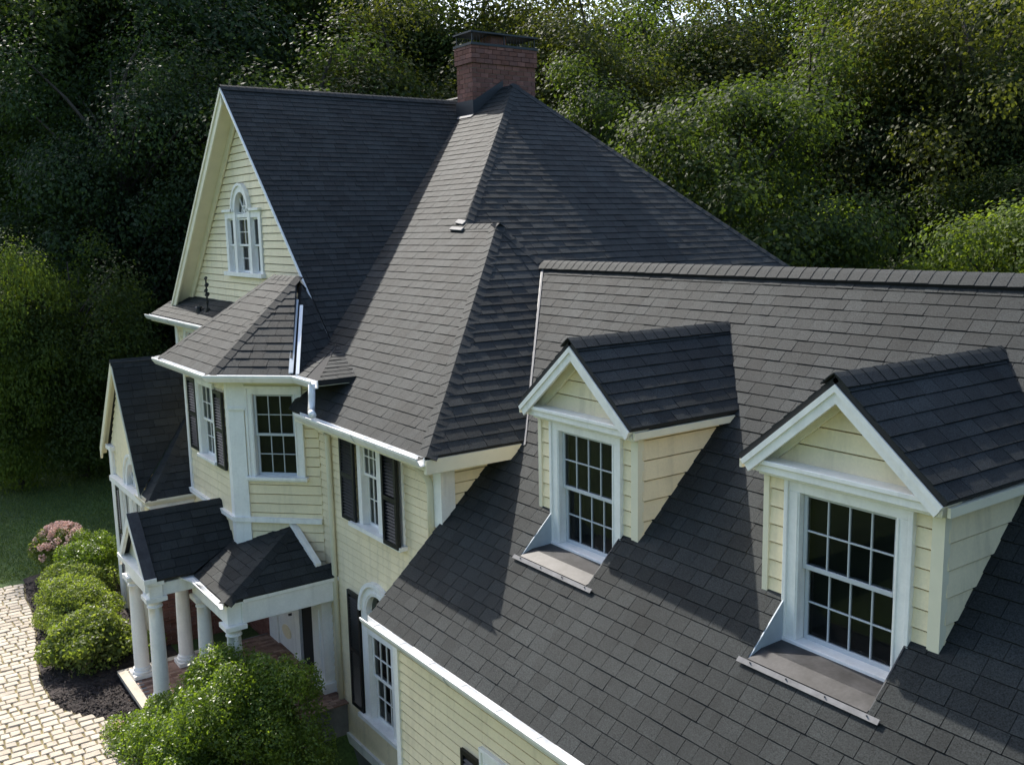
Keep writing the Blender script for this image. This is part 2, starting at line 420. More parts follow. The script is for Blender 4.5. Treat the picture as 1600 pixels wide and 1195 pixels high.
def fan_pane(parent, O, U, N, c, z0, r, h, n=4, es=1.):
    for k in range(n):
        mb = MB(); vs = [O+U*c+Z*z0+N*h]
        for i in range(7):
            t = math.pi*(k+i/6)/n; vs.append(O+U*(c+r*math.cos(t))+Z*(z0+r*math.sin(t)*es)+N*h)
        mb.add(vs, [tuple(range(8))]); fast('pane', mb, M_GLASS, parent)
GUT = [(0, .0), (0, -.105), (.065, -.105), (.085, -.075), (.112, -.03), (.118, .004), (.104, .006), (.100, -.026), (.075, -.068), (.058, -.093), (.010, -.093), (.010, .0)]
def gutter(pts, parent=house, s=1., mt=None, close=True, label=None, debris=False):
    """pts run with the outside on the right hand"""
    pts = [V(p) for p in pts]; n = len(pts); k = len(GUT); vs = []
    for i, p in enumerate(pts):
        d0 = (pts[i]-pts[i-1]) if i else (pts[1]-pts[0]); d1 = (pts[i+1]-pts[i]) if i < n-1 else d0
        d0 = V((d0.x, d0.y, 0)).normalized(); d1 = V((d1.x, d1.y, 0)).normalized()
        n0 = V((d0.y, -d0.x, 0)); n1 = V((d1.y, -d1.x, 0)); b = (n0+n1).normalized(); b = b/max(.3, b.dot(n0))
        vs += [p+b*(o*s)+Z*(z*s) for o, z in GUT]
    fs = []
    for i in range(n-1):
        for j in range(k): fs.append((i*k+j, i*k+(j+1) % k, (i+1)*k+(j+1) % k, (i+1)*k+j))
    fs += [tuple(range(k-1, -1, -1)), tuple((n-1)*k+j for j in range(k))]
    mb = MB(); mb.add(vs, fs)
    g_ = mb.build('gutter', mt or M_GUT, parent, label=label)
    hb = MB()
    for i in range(n-1):
        d = pts[i+1]-pts[i]; L_ = d.length; d.normalize(); o_ = V((d.y, -d.x, 0)).normalized()
        for k in range(int(L_/.62)):
            p = pts[i]+d*(.3+.62*k); hb.bar(p+o_*.0, p+o_*.108*s, d, Z, -.008, .008, -.012, -.004)
        for k in range(int(L_/3.0)):
            p = pts[i]+d*(1.9+3.0*k); q = [p+o_*(o*s*1.03)+Z*(z*s*1.03) for o, z in GUT[:7]]
            hb.add([a+d*e for a in q for e in (-.02, .02)], [(2*j, 2*j+1, 2*j+3, 2*j+2) for j in range(6)])
    if hb.v: hb.build('gutter_hanger', M_SASH, g_)['kind'] = 'stuff'
    return g_
def downspout(pts, r=.04, mt=None, parent=house, label=None):
    mb = MB(); pts = [V(p) for p in pts]
    q = [pts[0]]
    for i in range(1, len(pts)-1):                            # soften the elbows
        a, b, c = pts[i-1], pts[i], pts[i+1]
        e = min(.07, (b-a).length*.4, (c-b).length*.4)
        p0 = b-(b-a).normalized()*e; p1 = b+(c-b).normalized()*e
        for t in (0, .25, .5, .75, 1): q.append(p0*(1-t)**2+b*2*t*(1-t)+p1*t*t)
    q.append(pts[-1]); mb.tube(q, r, 10)
    return mb.build('downspout', mt or M_CREAMW, parent, smooth=True, label=label)

# --- garage wing ---------------------------------------------------------------------------------
T = .92; K = -3.08-T*6.277
zw = lambda y: K+T*y
WX1 = .6; RY = 9.0
DORM = [-7.63, -4.45]
notch = [[(c-.565, 5.805, zw(5.805)), (c+.565, 5.805, zw(5.805)), (c+.565, 6.50, zw(6.50)), (c-.565, 6.50, zw(6.50))] for c in DORM]
EY = 4.78
YB = EY+21*.153/math.sqrt(1+T*T)
wingroof = roof([(-9.83, EY, zw(EY)), (WX1, EY, zw(EY)), (WX1, YB, zw(YB)), (-9.83, YB, zw(YB))],
                .153, 'lower part of the broad garage wing roof of weathered grey shingles', holes=notch, seed=3, overhang=.03)
wingtop = roof([(-9.83, YB, zw(YB)), (WX1, YB, zw(YB)), (WX1, RY, zw(RY)), (-11.97, RY, zw(RY))], .153, 'upper part of the broad garage wing roof up to the ridge', holes=[[(c-.5, YB-.1, zw(YB-.1)), (c+.5, YB-.1, zw(YB-.1)), (c+.5, YB, zw(YB)), (c-.5, YB, zw(YB))] for c in DORM][:0], seed=4)
roof([(WX1, RY+.02, zw(RY)), (WX1, 13.2, zw(EY)), (-12.5, 13.2, zw(EY)), (-12.5, RY+.02, zw(RY))], .16, tabs=False, thick=.05)
nW = V((0, -T, 1)).normalized(); nWb = V((0, T, 1)).normalized()
cap_run(wingroof, (-3.6, RY, zw(RY)+.004), (-11.9, RY, zw(RY)+.004), nW, nWb, exp=.158, wid=.15, lift=.045)
# ridge vent under the caps
MB().bar((-3.2, RY, zw(RY)), (-11.55, RY, zw(RY)), (0,-.735,-.678), nW, .02, .15, .006, .045).build('ridge_vent', M_DARK, wingroof)
# front wall, gutter, fascia
YW = 5.08
wall((-9.74, YW, 0), X, FR, [(0, -8.3), (8.5, -8.3), (8.5, -4.42), (0, -4.42)], .125, holes=[(1.84, -7.1, 3.03, -5.37)], gap=.028)
MB().box((-9.80, YW-.035, -8.3), (-9.70, YW+.3, -4.5)).build('corner_board', M_WHITE, house)
MB().box((-9.80, YW+.3, -8.3), (-9.77, 5.80, -4.05)).build('wall', M_CREAM, house)
gutter([(-9.84, EY-.02, zw(EY)-.01), (-2.62, EY-.02, zw(EY)-.01)])
gutter([(-2.60, EY-.02, zw(EY)-.012), (WX1, EY-.02, zw(EY)-.012)])
MB().box((-9.82, EY-.02, zw(EY)-.17), (WX1, EY+.02, zw(EY)-.075)).build('fascia', M_WHITE, house)
MB().box((-9.82, EY+.021, zw(EY)-.17), (WX1, YW, zw(EY)-.15)).build('soffit', M_WHITE, house)
MB().bar((-9.835, EY, zw(EY)-.08), (-9.835, 5.8, zw(5.8)-.08), X, Z, -.012, .015, -.12, .06).build('rake_board', M_WHITE, house)
ww = window((-7.78, YW, -7.0), X, FR, .95, 1.5, cas=(.13, .13, .14), curtain=True)
shutter(ww, (-7.78, YW, -7.0), X, FR, -.50, -.05, -.14, 1.48)
shutter(ww, (-7.78, YW, -7.0), X, FR, 1.09, -.05, 1.5, 1.52)

# --- the two dormers -----------------------------------------------------------------------------
DY = 6.277
def dormer(cx, label):
    L, R_ = cx-.80, cx+.80
    za, ze, ov = -1.15, -1.915, .93       # ridge, eave, half width at the eave
    core = MB().slab([(L+.02, DY+.16, -3.08), (R_-.02, DY+.16, -3.08), (R_-.02, DY+.16, -2.03), (cx, DY+.16, za-.12), (L+.02, DY+.16, -2.03)], .03)
    d = core.build('dormer', M_CREAM, house, label=label)
    # right and left cheeks
    yb = (-2.05-K)/T
    n0 = len(BOARDS)
    def own(n0):
        for i in range(n0, len(BOARDS)): BOARDS[i] = BOARDS[i][:3]+(d, BOARDS[i][4])
    def panel(O, U, N, poly, exp=.185, holes=()):
        n0 = len(BOARDS); o = wall(O, U, N, poly, exp, holes, boards=True); me = o.data; bpy.data.objects.remove(o); own(n0)
    panel((R_, DY, 0), Y, X, [(.03, zw(DY)-.02), (yb-DY+.1, -2.03), (.03, -2.03)], .205)
    panel((L, DY, 0), Y, -X, [(.03, zw(DY)-.02), (yb-DY+.1, -2.03), (.03, -2.03)], .205)
    # front strips beside the casing
    panel((L, DY, 0), X, FR, [(.045, zw(DY)-.04), (.24, zw(DY)-.04), (.24, -2.06), (.045, -2.06)], .155)
    panel((L, DY, 0), X, FR, [(1.36, zw(DY)-.04), (1.515, zw(DY)-.04), (1.515, -2.06), (1.36, -2.06)], .155)
    panel((cx, DY, 0), X, FR, [(-.80, -1.93), (.80, -1.93), (0, -1.93+.80*.823)], .165, )
    for a, b in ((L-.012, L+.045), (R_-.085, R_+.012)):
        MB().box((a, DY-.03, zw(DY)-.06 if a < cx else zw(DY)-.03), (b, DY+.05, -2.055)).build('corner_board', M_CREAMW, d)
    # cornice over the window
    cb = MB().box((cx-.86, DY-.16, -2.035), (cx+.86, DY-.02, -1.965)); cb.box((cx-.90, DY-.19, -1.965), (cx+.895, DY-.02, -1.925)); cb.box((cx-.82, DY-.09, -2.075), (cx+.82, DY-.02, -2.035))
    cb.build('cornice', M_WHITE, d, bevel=.005)
    # roof
    yF = 6.06; yR = (za-K)/T; yE = (ze-K)/T; s = (za-ze)/ov
    rr_ = roof([(cx, yF, za), (cx+ov, yF, ze), (cx+ov, yE, ze), (cx, yR, za)], .148, None, seed=int(-cx*10), thick=.04, w0=.16, w1=.3, name='dormer_roof')
    rl_ = roof([(cx, yF, za), (cx, yR, za), (cx-ov, yE, ze), (cx-ov, yF, ze)], .148, None, seed=int(-cx*20), thick=.04, name='dormer_roof')
    na, nb = V((s, 0, 1)), V((-s, 0, 1))
    cap_run(rr_, (cx, yF-.02, za), (cx, yR+.12, za), na, nb, exp=.165, wid=.135, lift=.022)
    # raking cornices: barge board, bed mould and soffit, both sides
    for sg in (-1, 1):
        e = V((cx+sg*ov, 0, ze)); a = V((cx, 0, za)); dr = (e-a).normalized(); up = V((-dr.z*sg*1., 0, dr.x*sg)) if False else V((sg*s, 0, 1)).normalized()
        a = a-up*.045; e = e-up*.045
        A = V((a.x, yF, a.z)); E_ = V((e.x, yF, e.z))
        mb = MB(); k = s/math.sqrt(1+s*s); vs = []
        def rake(mb, y0, y1, t0, t1):
            va = []
            for y in (y0, y1):
                va += [(cx, y, za-.045*math.sqrt(1+s*s)-t0*math.sqrt(1+s*s)), (e.x-up.x*t0, y, e.z-up.z*t0), (e.x-up.x*t1, y, e.z-up.z*t1), (cx, y, za-.045*math.sqrt(1+s*s)-t1*math.sqrt(1+s*s))]
            mb.add(va, BOXF2)
        rake(mb, yF+.005, yF+.035, 0, .115); rake(mb, yF-.012, yF+.005, 0, .045)
        mb.build('barge_board', M_WHITE, d)
        mb = MB(); rake(mb, yF+.035, DY+.03, .004, .03); rake(mb, DY-.06, DY-.02, .03, .13); mb.build('rake_soffit', M_CREAMW, d)
        # eave trim along the side
        x0, x1 = sorted((cx+sg*.80, cx+sg*(ov-.01)))
        mb = MB().box((cx+sg*ov-.02, yF+.036, ze-.115), (cx+sg*ov+.005, yE+.02, ze-.045)); mb.box((x0, yF+.2, ze-.075), (x1-.011, yE+.10, ze-.055)); mb.build('eave_board', M_CREAMW, d)
        # step flashing on the cheek
    # window
    o = (cx-.435, DY, -3.43)
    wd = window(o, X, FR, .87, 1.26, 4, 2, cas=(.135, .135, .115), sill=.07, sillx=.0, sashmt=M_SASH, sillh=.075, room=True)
    MB().box((cx-.57, DY-.02, -3.60), (cx+.57, DY+.06, -3.50)).build('apron', M_WHITE, wd)
    # sunk sill pan: cheeks of the notch, bent metal pan, screws
    for sg in (-1, 1):
        x = cx+sg*.567
        MB().add([], []) if 0 else None
        mb = MB(); a = [(x, 5.805, -3.53), (x, DY-.021, -3.53), (x, DY-.021, zw(DY)-.0), (x, 5.805, zw(5.805)-.0)]
        if sg > 0: mb.slab(a, .012)
        else: mb.slab(a[::-1], .012)
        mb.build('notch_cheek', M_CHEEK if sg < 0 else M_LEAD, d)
    mb = MB(); mb.slab([(cx-.555, 5.955, -3.462), (cx+.555, 5.955, -3.462), (cx+.555, DY-.021, -3.457), (cx-.555, DY-.021, -3.457)], .012)
    t = nW; y0, y1 = 5.79, 5.955
    mb.slab([(cx-.555, y0, zw(y0)+.02), (cx+.555, y0, zw(y0)+.02), (cx+.555, y1, -3.4621), (cx-.555, y1, -3.4621)], .006)
    mb.build('sill_pan', M_ALU, d)
    mb = MB().bar((cx-.63, y0-.012, zw(y0)+.012), (cx+.68, y0-.012, zw(y0)+.012), (0, -.735, -.678), nW, 0, .045, .008, .016)
    mb.build('pan_flange', M_ALUL, d)
    mb = MB()
    for k in range(4):
        c = V((cx-.5+k*.36, y0-.032, zw(y0)+.012)) + nW*.0; mb.tube([c, c+nW*.0185], [.007, .005], 6)
    mb.build('screw_head', M_ALUL, d)
    return d
BOXF2 = [(0,1,2,3),(7,6,5,4),(0,4,5,1),(1,5,6,2),(2,6,7,3),(3,7,4,0)]
dormer(DORM[0], 'gabled dormer beside the valley of the main house')
dormer(DORM[1], 'gabled dormer nearest the right end of the wing')

# --- main block: front slope, hips, gable ---------------------------------------------------------
SM = .8
zm = lambda y: -2.6+SM*(y-5.4)
G0 = 2.74; GX = -18.74; GS = 1.016
vy = lambda y: GX+(G0-zm(y))/GS           # valley between gable and front slope
AP = V((-17.38, 12.37, 2.98))             # apex of the big hip
nF = V((0, -SM, 1)).normalized(); nR = V((SM, 0, 1)).normalized(); nG = V((GS, 0, 1)).normalized()
low = roof([(vy(5.4), 5.4, zm(5.4)), (-9.45, 5.4, zm(5.4)), (-12.75, 8.7, zm(8.7)), (vy(8.7), 8.7, zm(8.7))], .1691, 'main front roof slope above the front gutter', seed=21, w0=.12, w1=.25, overhang=.02)
upp = roof([(vy(8.7), 8.7, zm(8.7)), (-13.74, 8.7, zm(8.7)), (AP.x, AP.y, zm(AP.y)), (GX, 12.075, zm(12.075))], .1691, 'upper front roof slope below the chimney', seed=22, w0=.12, w1=.25)
side = roof([(AP.x, AP.y, AP.z), (-13.74, 8.7, zm(8.7)), (-10.6, 8.7, zm(8.7)-SM*3.14), (-10.5, 16.83, -2.52)], .172, 'large right hand hip slope of the main roof in shade', seed=23, w0=.14, w1=.3)
nBk = ((V((-10.5, 16.83, -2.52))-AP).cross(V((-1, 0, 0)))).normalized()
if nBk.z < 0: nBk = -nBk
roof([(AP.x, AP.y, AP.z), (-10.5, 16.83, -2.52), (-24, 16.83, -2.52), (-24, AP.y, AP.z)], .17, tabs=False)
cap_run(side, (-13.74, 8.72, zm(8.7)), tuple(AP), nF, nR, exp=.2, wid=.13)
cap_run(side, (-10.9, 16.55, -2.2), tuple(AP), nR, nBk, exp=.22, wid=.14)
# projecting hip at the front right corner
hipend = roof([(-9.45, 5.4, -2.6), (-9.45, 6.82, -2.6), (-11.97, 9.03, -.585), (-12.75, 8.7, .04)], .172, 'shaded hip end slope beside the garage wing valley', seed=24, w0=.14, w1=.3)
roof([(-12.75, 8.7, .04), (-11.95, 9.04, -.60), (-13.0, 9.6, -.9), (-13.9, 9.6, -.2), (-13.9, 8.7, .04)], .17, tabs=False, thick=.03)
nE = V((SM, 0, 1)).normalized()
cap_run(hipend, (-9.46, 5.40, -2.6), (-12.75, 8.7, .04), nF, nE, exp=.2, wid=.13)
cap_run(hipend, (-12.0, 9.0, -.56), (-12.75, 8.7, .04), nE, V((0, .9, .7)), exp=.2, wid=.12)
cap_run(hipend, (-12.68, 8.7, .04), (-13.8, 8.7, .045), nF, V((0, .6, 1)), exp=.2, wid=.13)
MB().bar((-13.55, 8.6, zm(8.6)+.02), (-13.95, 8.62, zm(8.62)+.02), (0, -.78, -.62), nF, 0, .07, .005, .03).build('flashing', M_ALUL, low)
MB().bar((-13.7, 8.72, .07), (-14.0, 8.76, .10), (0, -.78, -.62), nF, -.03, .06, .012, .03).build('flashing', M_ALUL, low)
# valley flashing between hip end and wing
va, vb = V((-9.46, 6.80, zw(6.80))), V((-11.93, 8.975, zw(8.975)))
vd = (vb-va).normalized(); s1 = vd.cross(nW).normalized(); s1 = s1 if s1.x > 0 else -s1
s2 = vd.cross(nE).normalized(); s2 = s2 if s2.x < 0 or s2.y < 0 else -s2
mb = MB().bar(va-vd*.1, vb, s1, nW, -.005, .026, .008, .018); mb.build('valley_flashing', M_ALUL, wingroof)
mb = MB().bar(va-vd*.1, vb, (s1*-1), nE, -.0, .10, .012, .03); mb.build('valley_flashing', M_LEAD, hipend)
# gable
GY, GW = 6.5, 6.85
gz = lambda x: G0-GS*abs(x-GX)
xr, xl = vy(6.5), GX-4.35
ngs = roof([(GX, GY, G0), (xr, GY, gz(xr)), (GX, 12.075, G0)], .131, 'steep right slope of the big front gable in shade', seed=25, w0=.14, w1=.3, thick=.1)
ngl = roof([(GX, GY, G0), (GX, 12.9, G0), (xl, 12.9, gz(xl)), (xl, GY, gz(xl))], .15, tabs=False, thick=.1)
cap_run(ngs, (GX, GY-.02, G0), (GX, 11.9, G0), nG, V((-GS, 0, 1)), exp=.17, wid=.13, lift=.02)
MB().slab([(GX, GY, G0), (GX, GY, G0)], 0) if 0 else None
q2 = math.sqrt(1+GS*GS)
gm = MB().slab([(GX-4.0, GW, -1.6), (GX+3.9, GW, -1.6), (GX, GW, -1.6+3.95*GS)], .05)
PH = [(-19.93-GX, -.86, -17.93-GX, .44)]+arch_holes(-18.93-GX, .44, .46, 1.0)
gwall = wall((GX, GW, 0), X, FR, [(-4.1, -2.3), (4.25, -2.3), (4.25, -1.72), (0, -1.55+4.1*GS), (-4.1, -1.58)], .142, holes=PH, label='clapboarded wall of the big front gable')
for sg in (-1, 1):
    xe = xl if sg < 0 else xr
    def rk(mb, y0, y1, t0, t1, xe=xe):
        v_ = []
        for y in (y0, y1): v_ += [(GX, y, G0-t0*q2), (xe, y, gz(xe)-t0*q2), (xe, y, gz(xe)-t1*q2), (GX, y, G0-t1*q2)]
        mb.add(v_, BOXF2)
    mb = MB(); rk(mb, GY-.012, GY+.03, .03, .24 if sg < 0 else .10); rk(mb, GY-.035, GY-.012, .02, .09 if sg < 0 else .05); mb.build('barge_board', M_CREAMW if sg < 0 else M_WHITE, house)
    mb = MB(); rk(mb, GY+.03, GW-.03, .12, .16); rk(mb, GW-.06, GW-.026, .16, .34); mb.build('rake_soffit', M_CREAMW, house)
downspout([(xr-.02, 6.48, gz(xr)-.08), (xr+.10, 6.40, gz(xr)-.13), (xr+.16, 6.45, gz(xr)-.08)], .022, M_GUT)
# palladian window
def palladian():
    O = V((-18.93, GW, -.80)); U = X; N = FR
    mb = MB()
    def bx(a0, b0, a1, b1, lo=-.1, hi=.04): mb.obox(O, U, Z, N, (a0, b0, lo), (a1, b1, hi))
    bx(-.99, 0, -.86, 1.07); bx(.86, 0, .99, 1.07); bx(-.48, 0, -.34, 1.2, -.1, .055); bx(.34, 0, .48, 1.2, -.1, .055)
    bx(-.86, 1.07, -.48, 1.2); bx(.48, 1.07, .86, 1.2); bx(-1.02, 1.2, -.40, 1.25, -.05, .09); bx(.40, 1.2, 1.02, 1.25, -.05, .09); bx(-.99, 1.07, -.86, 1.2); bx(.86, 1.07, .99, 1.2)
    arch_band(mb, O, U, N, 0, 1.2, .34, .48, -.1, .06, es=1.1)
    arch_band(mb, O, U, N, 0, 1.2, .45, .50, -.05, .09, es=1.1)
    bx(-.34, 1.08, .34, 1.15, -.08, .02)
    wo = mb.build('window', M_WHITE, house, label='white arched three part window high in the gable')
    sb = MB(); sb.obox(O, U, Z, N, (-1.06, -.08, -.1), (1.06, 0, .11)); sb.build('sill', M_WHITE, wo)
    rb = MB().obox(O, U, Z, N, (-.87, -.01, -.125), (.87, 1.2, -.118)); arch_band(rb, O, U, N, 0, 1.19, 0.001, .36, -.125, -.118, es=1.1); rb.build('room_shade', M_DARK, wo)
    for a0, a1, c, r in ((-.86, -.48, 1, 2), (.48, .86, 1, 2), (-.34, .34, 2, 2)):
        for z0, z1, h0, h1 in ((.52, 1.07, -.045, -.012), (0, .55, -.085, -.052)):
            sm = MB(); cells = sash_mesh(sm, O, U, N, a0+.005, z0, a1-.005, z1, c, r if c > 1 else 1, h0, h1); sm.build('sash', M_WHITE, wo); pane_objs(wo, O, U, N, cells, (h0+h1)/2)
    fb = MB()
    for k in range(5):
        t = math.pi*k/4; fb.bar(O+Z*1.16+N*-.05, O+Z*(1.18+.36*math.sin(t)*1.1)+U*(.34*math.cos(t))+N*-.05, U*math.sin(t)-Z*math.cos(t), N, -.009, .009, 0, .03)
    arch_band(fb, O, U, N, 0, 1.16, .13, .15, -.05, -.02, es=1.1, n=12)
    fb.build('tracery', M_WHITE, wo); fan_pane(wo, O, U, N, 0, 1.16, .345, -.045, es=1.14)
palladian()
# pent roofs at the gable foot, left and right of the bay
pent = roof([(-23.6, 6.15, -1.86), (-17.0, 6.15, -1.86), (-17.0, 6.86, -1.42), (-23.4, 6.86, -1.42)], .15, 'narrow pent roof left of the bay', seed=31)
roof([(-23.6, 6.15, -1.86), (-23.4, 6.86, -1.42), (-23.6, 6.86, -1.80)], .15, tabs=False, thick=.02)
gutter([(-23.68, 6.13, -1.87), (-17.2, 6.13, -1.87)])
MB().box((-23.6, 6.15, -2.02), (-16.5, 6.6, -1.96)).build('soffit', M_CREAMW, house)
MB().box((-23.6, 6.15, -1.96), (-16.5, 6.19, -1.90)).build('fascia', M_WHITE, house)
W2L = (-22.9, 6.55, 0)
wall(W2L, X, FR, [(0, -4.6), (6.0, -4.6), (6.0, -2.02), (0, -2.02)], .14, holes=[(.55, -3.6, 1.9, -2.02)])
MB().box((-22.98, 6.50, -4.6), (-22.80, 6.56, -2.02)).build('corner_board', M_WHITE, house)
window((-22.2, 6.55, -3.5), X, FR, .9, 1.3, cas=(.12, .12, .12))
pentr = roof([(-13.45, 5.45, -2.08), (-12.52, 5.45, -2.08), (-13.95, 6.42, -1.78), (-14.4, 6.85, -1.647), (-15.3, 6.85, -1.647)], .14, 'short pent roof right of the bay', seed=32)
roof([(-12.52, 5.45, -2.08), (-12.52, 6.1, -2.08), (-13.95, 6.45, -1.77)], .15, seed=33)
MB().box((-13.6, 5.46, -2.16), (-12.54, 6.05, -2.12)).build('soffit', M_CREAMW, house)

# --- main front wall and eaves ---------------------------------------------------------------------
FW = 5.8; MX = -9.8
wall((-13.7, FW, 0), X, FR, [(0, -7.6), (3.9, -7.6), (3.9, -2.72), (0, -2.72)], .118,
     holes=[(1.5, -4.16, 2.72, -2.72), (1.60, -7.05, 2.60, -5.38)]+arch_holes(2.08, -5.38, .50), label='clapboarded front wall of the main block')
wall((MX, 5.83, 0), Y, X, [(0, -3.6), (1.15, -2.72), (0, -2.72)], .135, label='small wall above the garage wing roof')
MB().box((MX-.16, FW-.035, -3.62), (MX+.03, FW+.001, -2.72)).build('corner_board', M_WHITE, house)
MB().box((MX+.0, FW+.002, -3.62), (MX+.032, FW+.16, -2.72)).build('corner_board', M_WHITE, house)
gutter([(-13.05, 5.385, -2.59), (-9.47, 5.385, -2.60)])
mb = MB().box((-13.3, 5.39, -2.76), (-9.46, 5.42, -2.68)); mb.box((-13.3, 5.42, -2.74), (-9.46, FW, -2.72)); mb.build('soffit', M_CREAMW, house)
MB().box((-9.50, 5.385, -2.80), (-9.44, 6.86, -2.63)).build('fascia', M_CREAMW, house)
MB().box((-9.82, 5.42, -2.76), (-9.50, 6.86, -2.74)).build('soffit', M_CREAMW, house)
# twin window with black shutters
OW = V((-11.93, FW, -4.08))
mb = MB()
def bxm(mb, O, a0, b0, a1, b1, lo, hi): mb.obox(O, X, Z, FR, (a0, b0, lo), (a1, b1, hi))
for a0, a1 in ((-.11, 0), (.47, .60), (1.07, 1.18)): bxm(mb, OW, a0, 0, a1, 1.27, -.11, .045)
bxm(mb, OW, -.11, 1.27, 1.18, 1.36, -.11, .046)
tw = mb.build('window', M_WHITE, house, label='white twin window between black shutters under the eave', bevel=.004)
sb = MB(); bxm(sb, OW, -.30, -.055, 1.22, 0, -.11, .13); sb.build('sill', M_WHITE, tw)
rb = MB(); bxm(rb, OW, -.01, -.01, 1.08, 1.28, -.125, -.118); rb.build('room_shade', M_DARK, tw)
for a0, a1, cl in ((0, .47, 3), (.60, 1.07, 3)):
    for z0, z1, h0, h1 in ((.72, 1.27, -.03, .0), (0, .75, -.085, -.055)):
        sm = MB(); cells = sash_mesh(sm, OW, X, FR, a0+.005, z0, a1-.005, z1, cl, 2, h0, h1, st=.03); sm.build('sash', M_WHITE, tw); pane_objs(tw, OW, X, FR, cells, (h0+h1)/2)
    cb = MB(); vs = []
    for i in range(11): vs += [OW+X*(a0+.02+.43*i/10)+Z*.02+FR*(-.108+.012*(i % 2)), OW+X*(a0+.02+.43*i/10)+Z*1.25+FR*(-.108+.012*(i % 2))]
    cb.add(vs, [(2*i, 2*i+2, 2*i+3, 2*i+1) for i in (0, 1, 2, 6, 7, 8, 9)]); cb.build('curtain', M_CURT, tw)
shutter(tw, OW, X, FR, -.60, -.02, -.16, 1.29, .05)
shutter(tw, OW, X, FR, .80, -.03, 1.20, 1.26, .10, .05)
# arched window
OA = V((-11.92, FW, -7.0))
mb = MB()
for a0, a1 in ((-.20, -.02), (.66, .76)): bxm(mb, OA, a0, 0, a1, 1.62, -.11, .045)
bxm(mb, OA, -.20, 1.30, .76, 1.42, -.1, .03)
bxm(mb, OA, .76, 0, .80, 1.62, -.11, .05)
arch_band(mb, OA, X, FR, .30, 1.62, .33, .52, -.11, .05); arch_band(mb, OA, X, FR, .30, 1.62, .47, .53, -.05, .085); arch_band(mb, OA, X, FR, .30, 1.62, .36, .39, -.05, .062)
aw = mb.build('window', M_WHITE, house, label='tall white arch topped window beside the downspout')
sb = MB(); bxm(sb, OA, -.34, -.06, .92, 0, -.11, .11); sb.build('sill', M_WHITE, aw)
rb = MB(); bxm(rb, OA, -.03, -.01, .67, 1.63, -.125, -.118); arch_band(rb, OA, X, FR, .30, 1.62, .001, .36, -.125, -.118); rb.build('room_shade', M_DARK, aw)
for z0, z1, h0, h1 in ((.66, 1.30, -.045, -.012), (0, .69, -.085, -.052)):
    sm = MB(); cells = sash_mesh(sm, OA, X, FR, 0, z0, .64, z1, 3, 2, h0, h1); sm.build('sash', M_WHITE, aw); pane_objs(aw, OA, X, FR, cells, (h0+h1)/2)
sm = MB(); cells = sash_mesh(sm, OA, X, FR, 0, 1.42, .64, 1.62, 4, 1, -.045, -.012); sm.build('sash', M_WHITE, aw); pane_objs(aw, OA, X, FR, cells, -.03)
fan_pane(aw, OA, X, FR, .30, 1.63, .34, -.04)
shutter(aw, OA, X, FR, -.62, .0, -.24, 1.80); shutter(aw, OA, X, FR, .84, .0, 1.20, 1.80)
# water table and foundation
MB().box((-13.6, FW-.06, -7.72), (MX, FW+.05, -7.58)).build('water_table', M_WHITE, house)
MB().box((-13.6, FW-.02, -8.4), (MX, FW+.3, -7.72)).build('foundation', M_STONE, house)
downspout([(-13.25, 5.75, -2.85), (-12.95, 5.74, -2.95), (-12.92, 5.74, -8.0)], .042, label='cream downspout beside the bay')
downspout([(-10.35, 5.50, -2.72), (-10.06, 5.56, -2.80), (-9.99, 5.70, -2.98), (-9.99, 5.74, -3.1), (-9.99, 5.74, -3.75)], .045, label='cream downspout at the house corner')

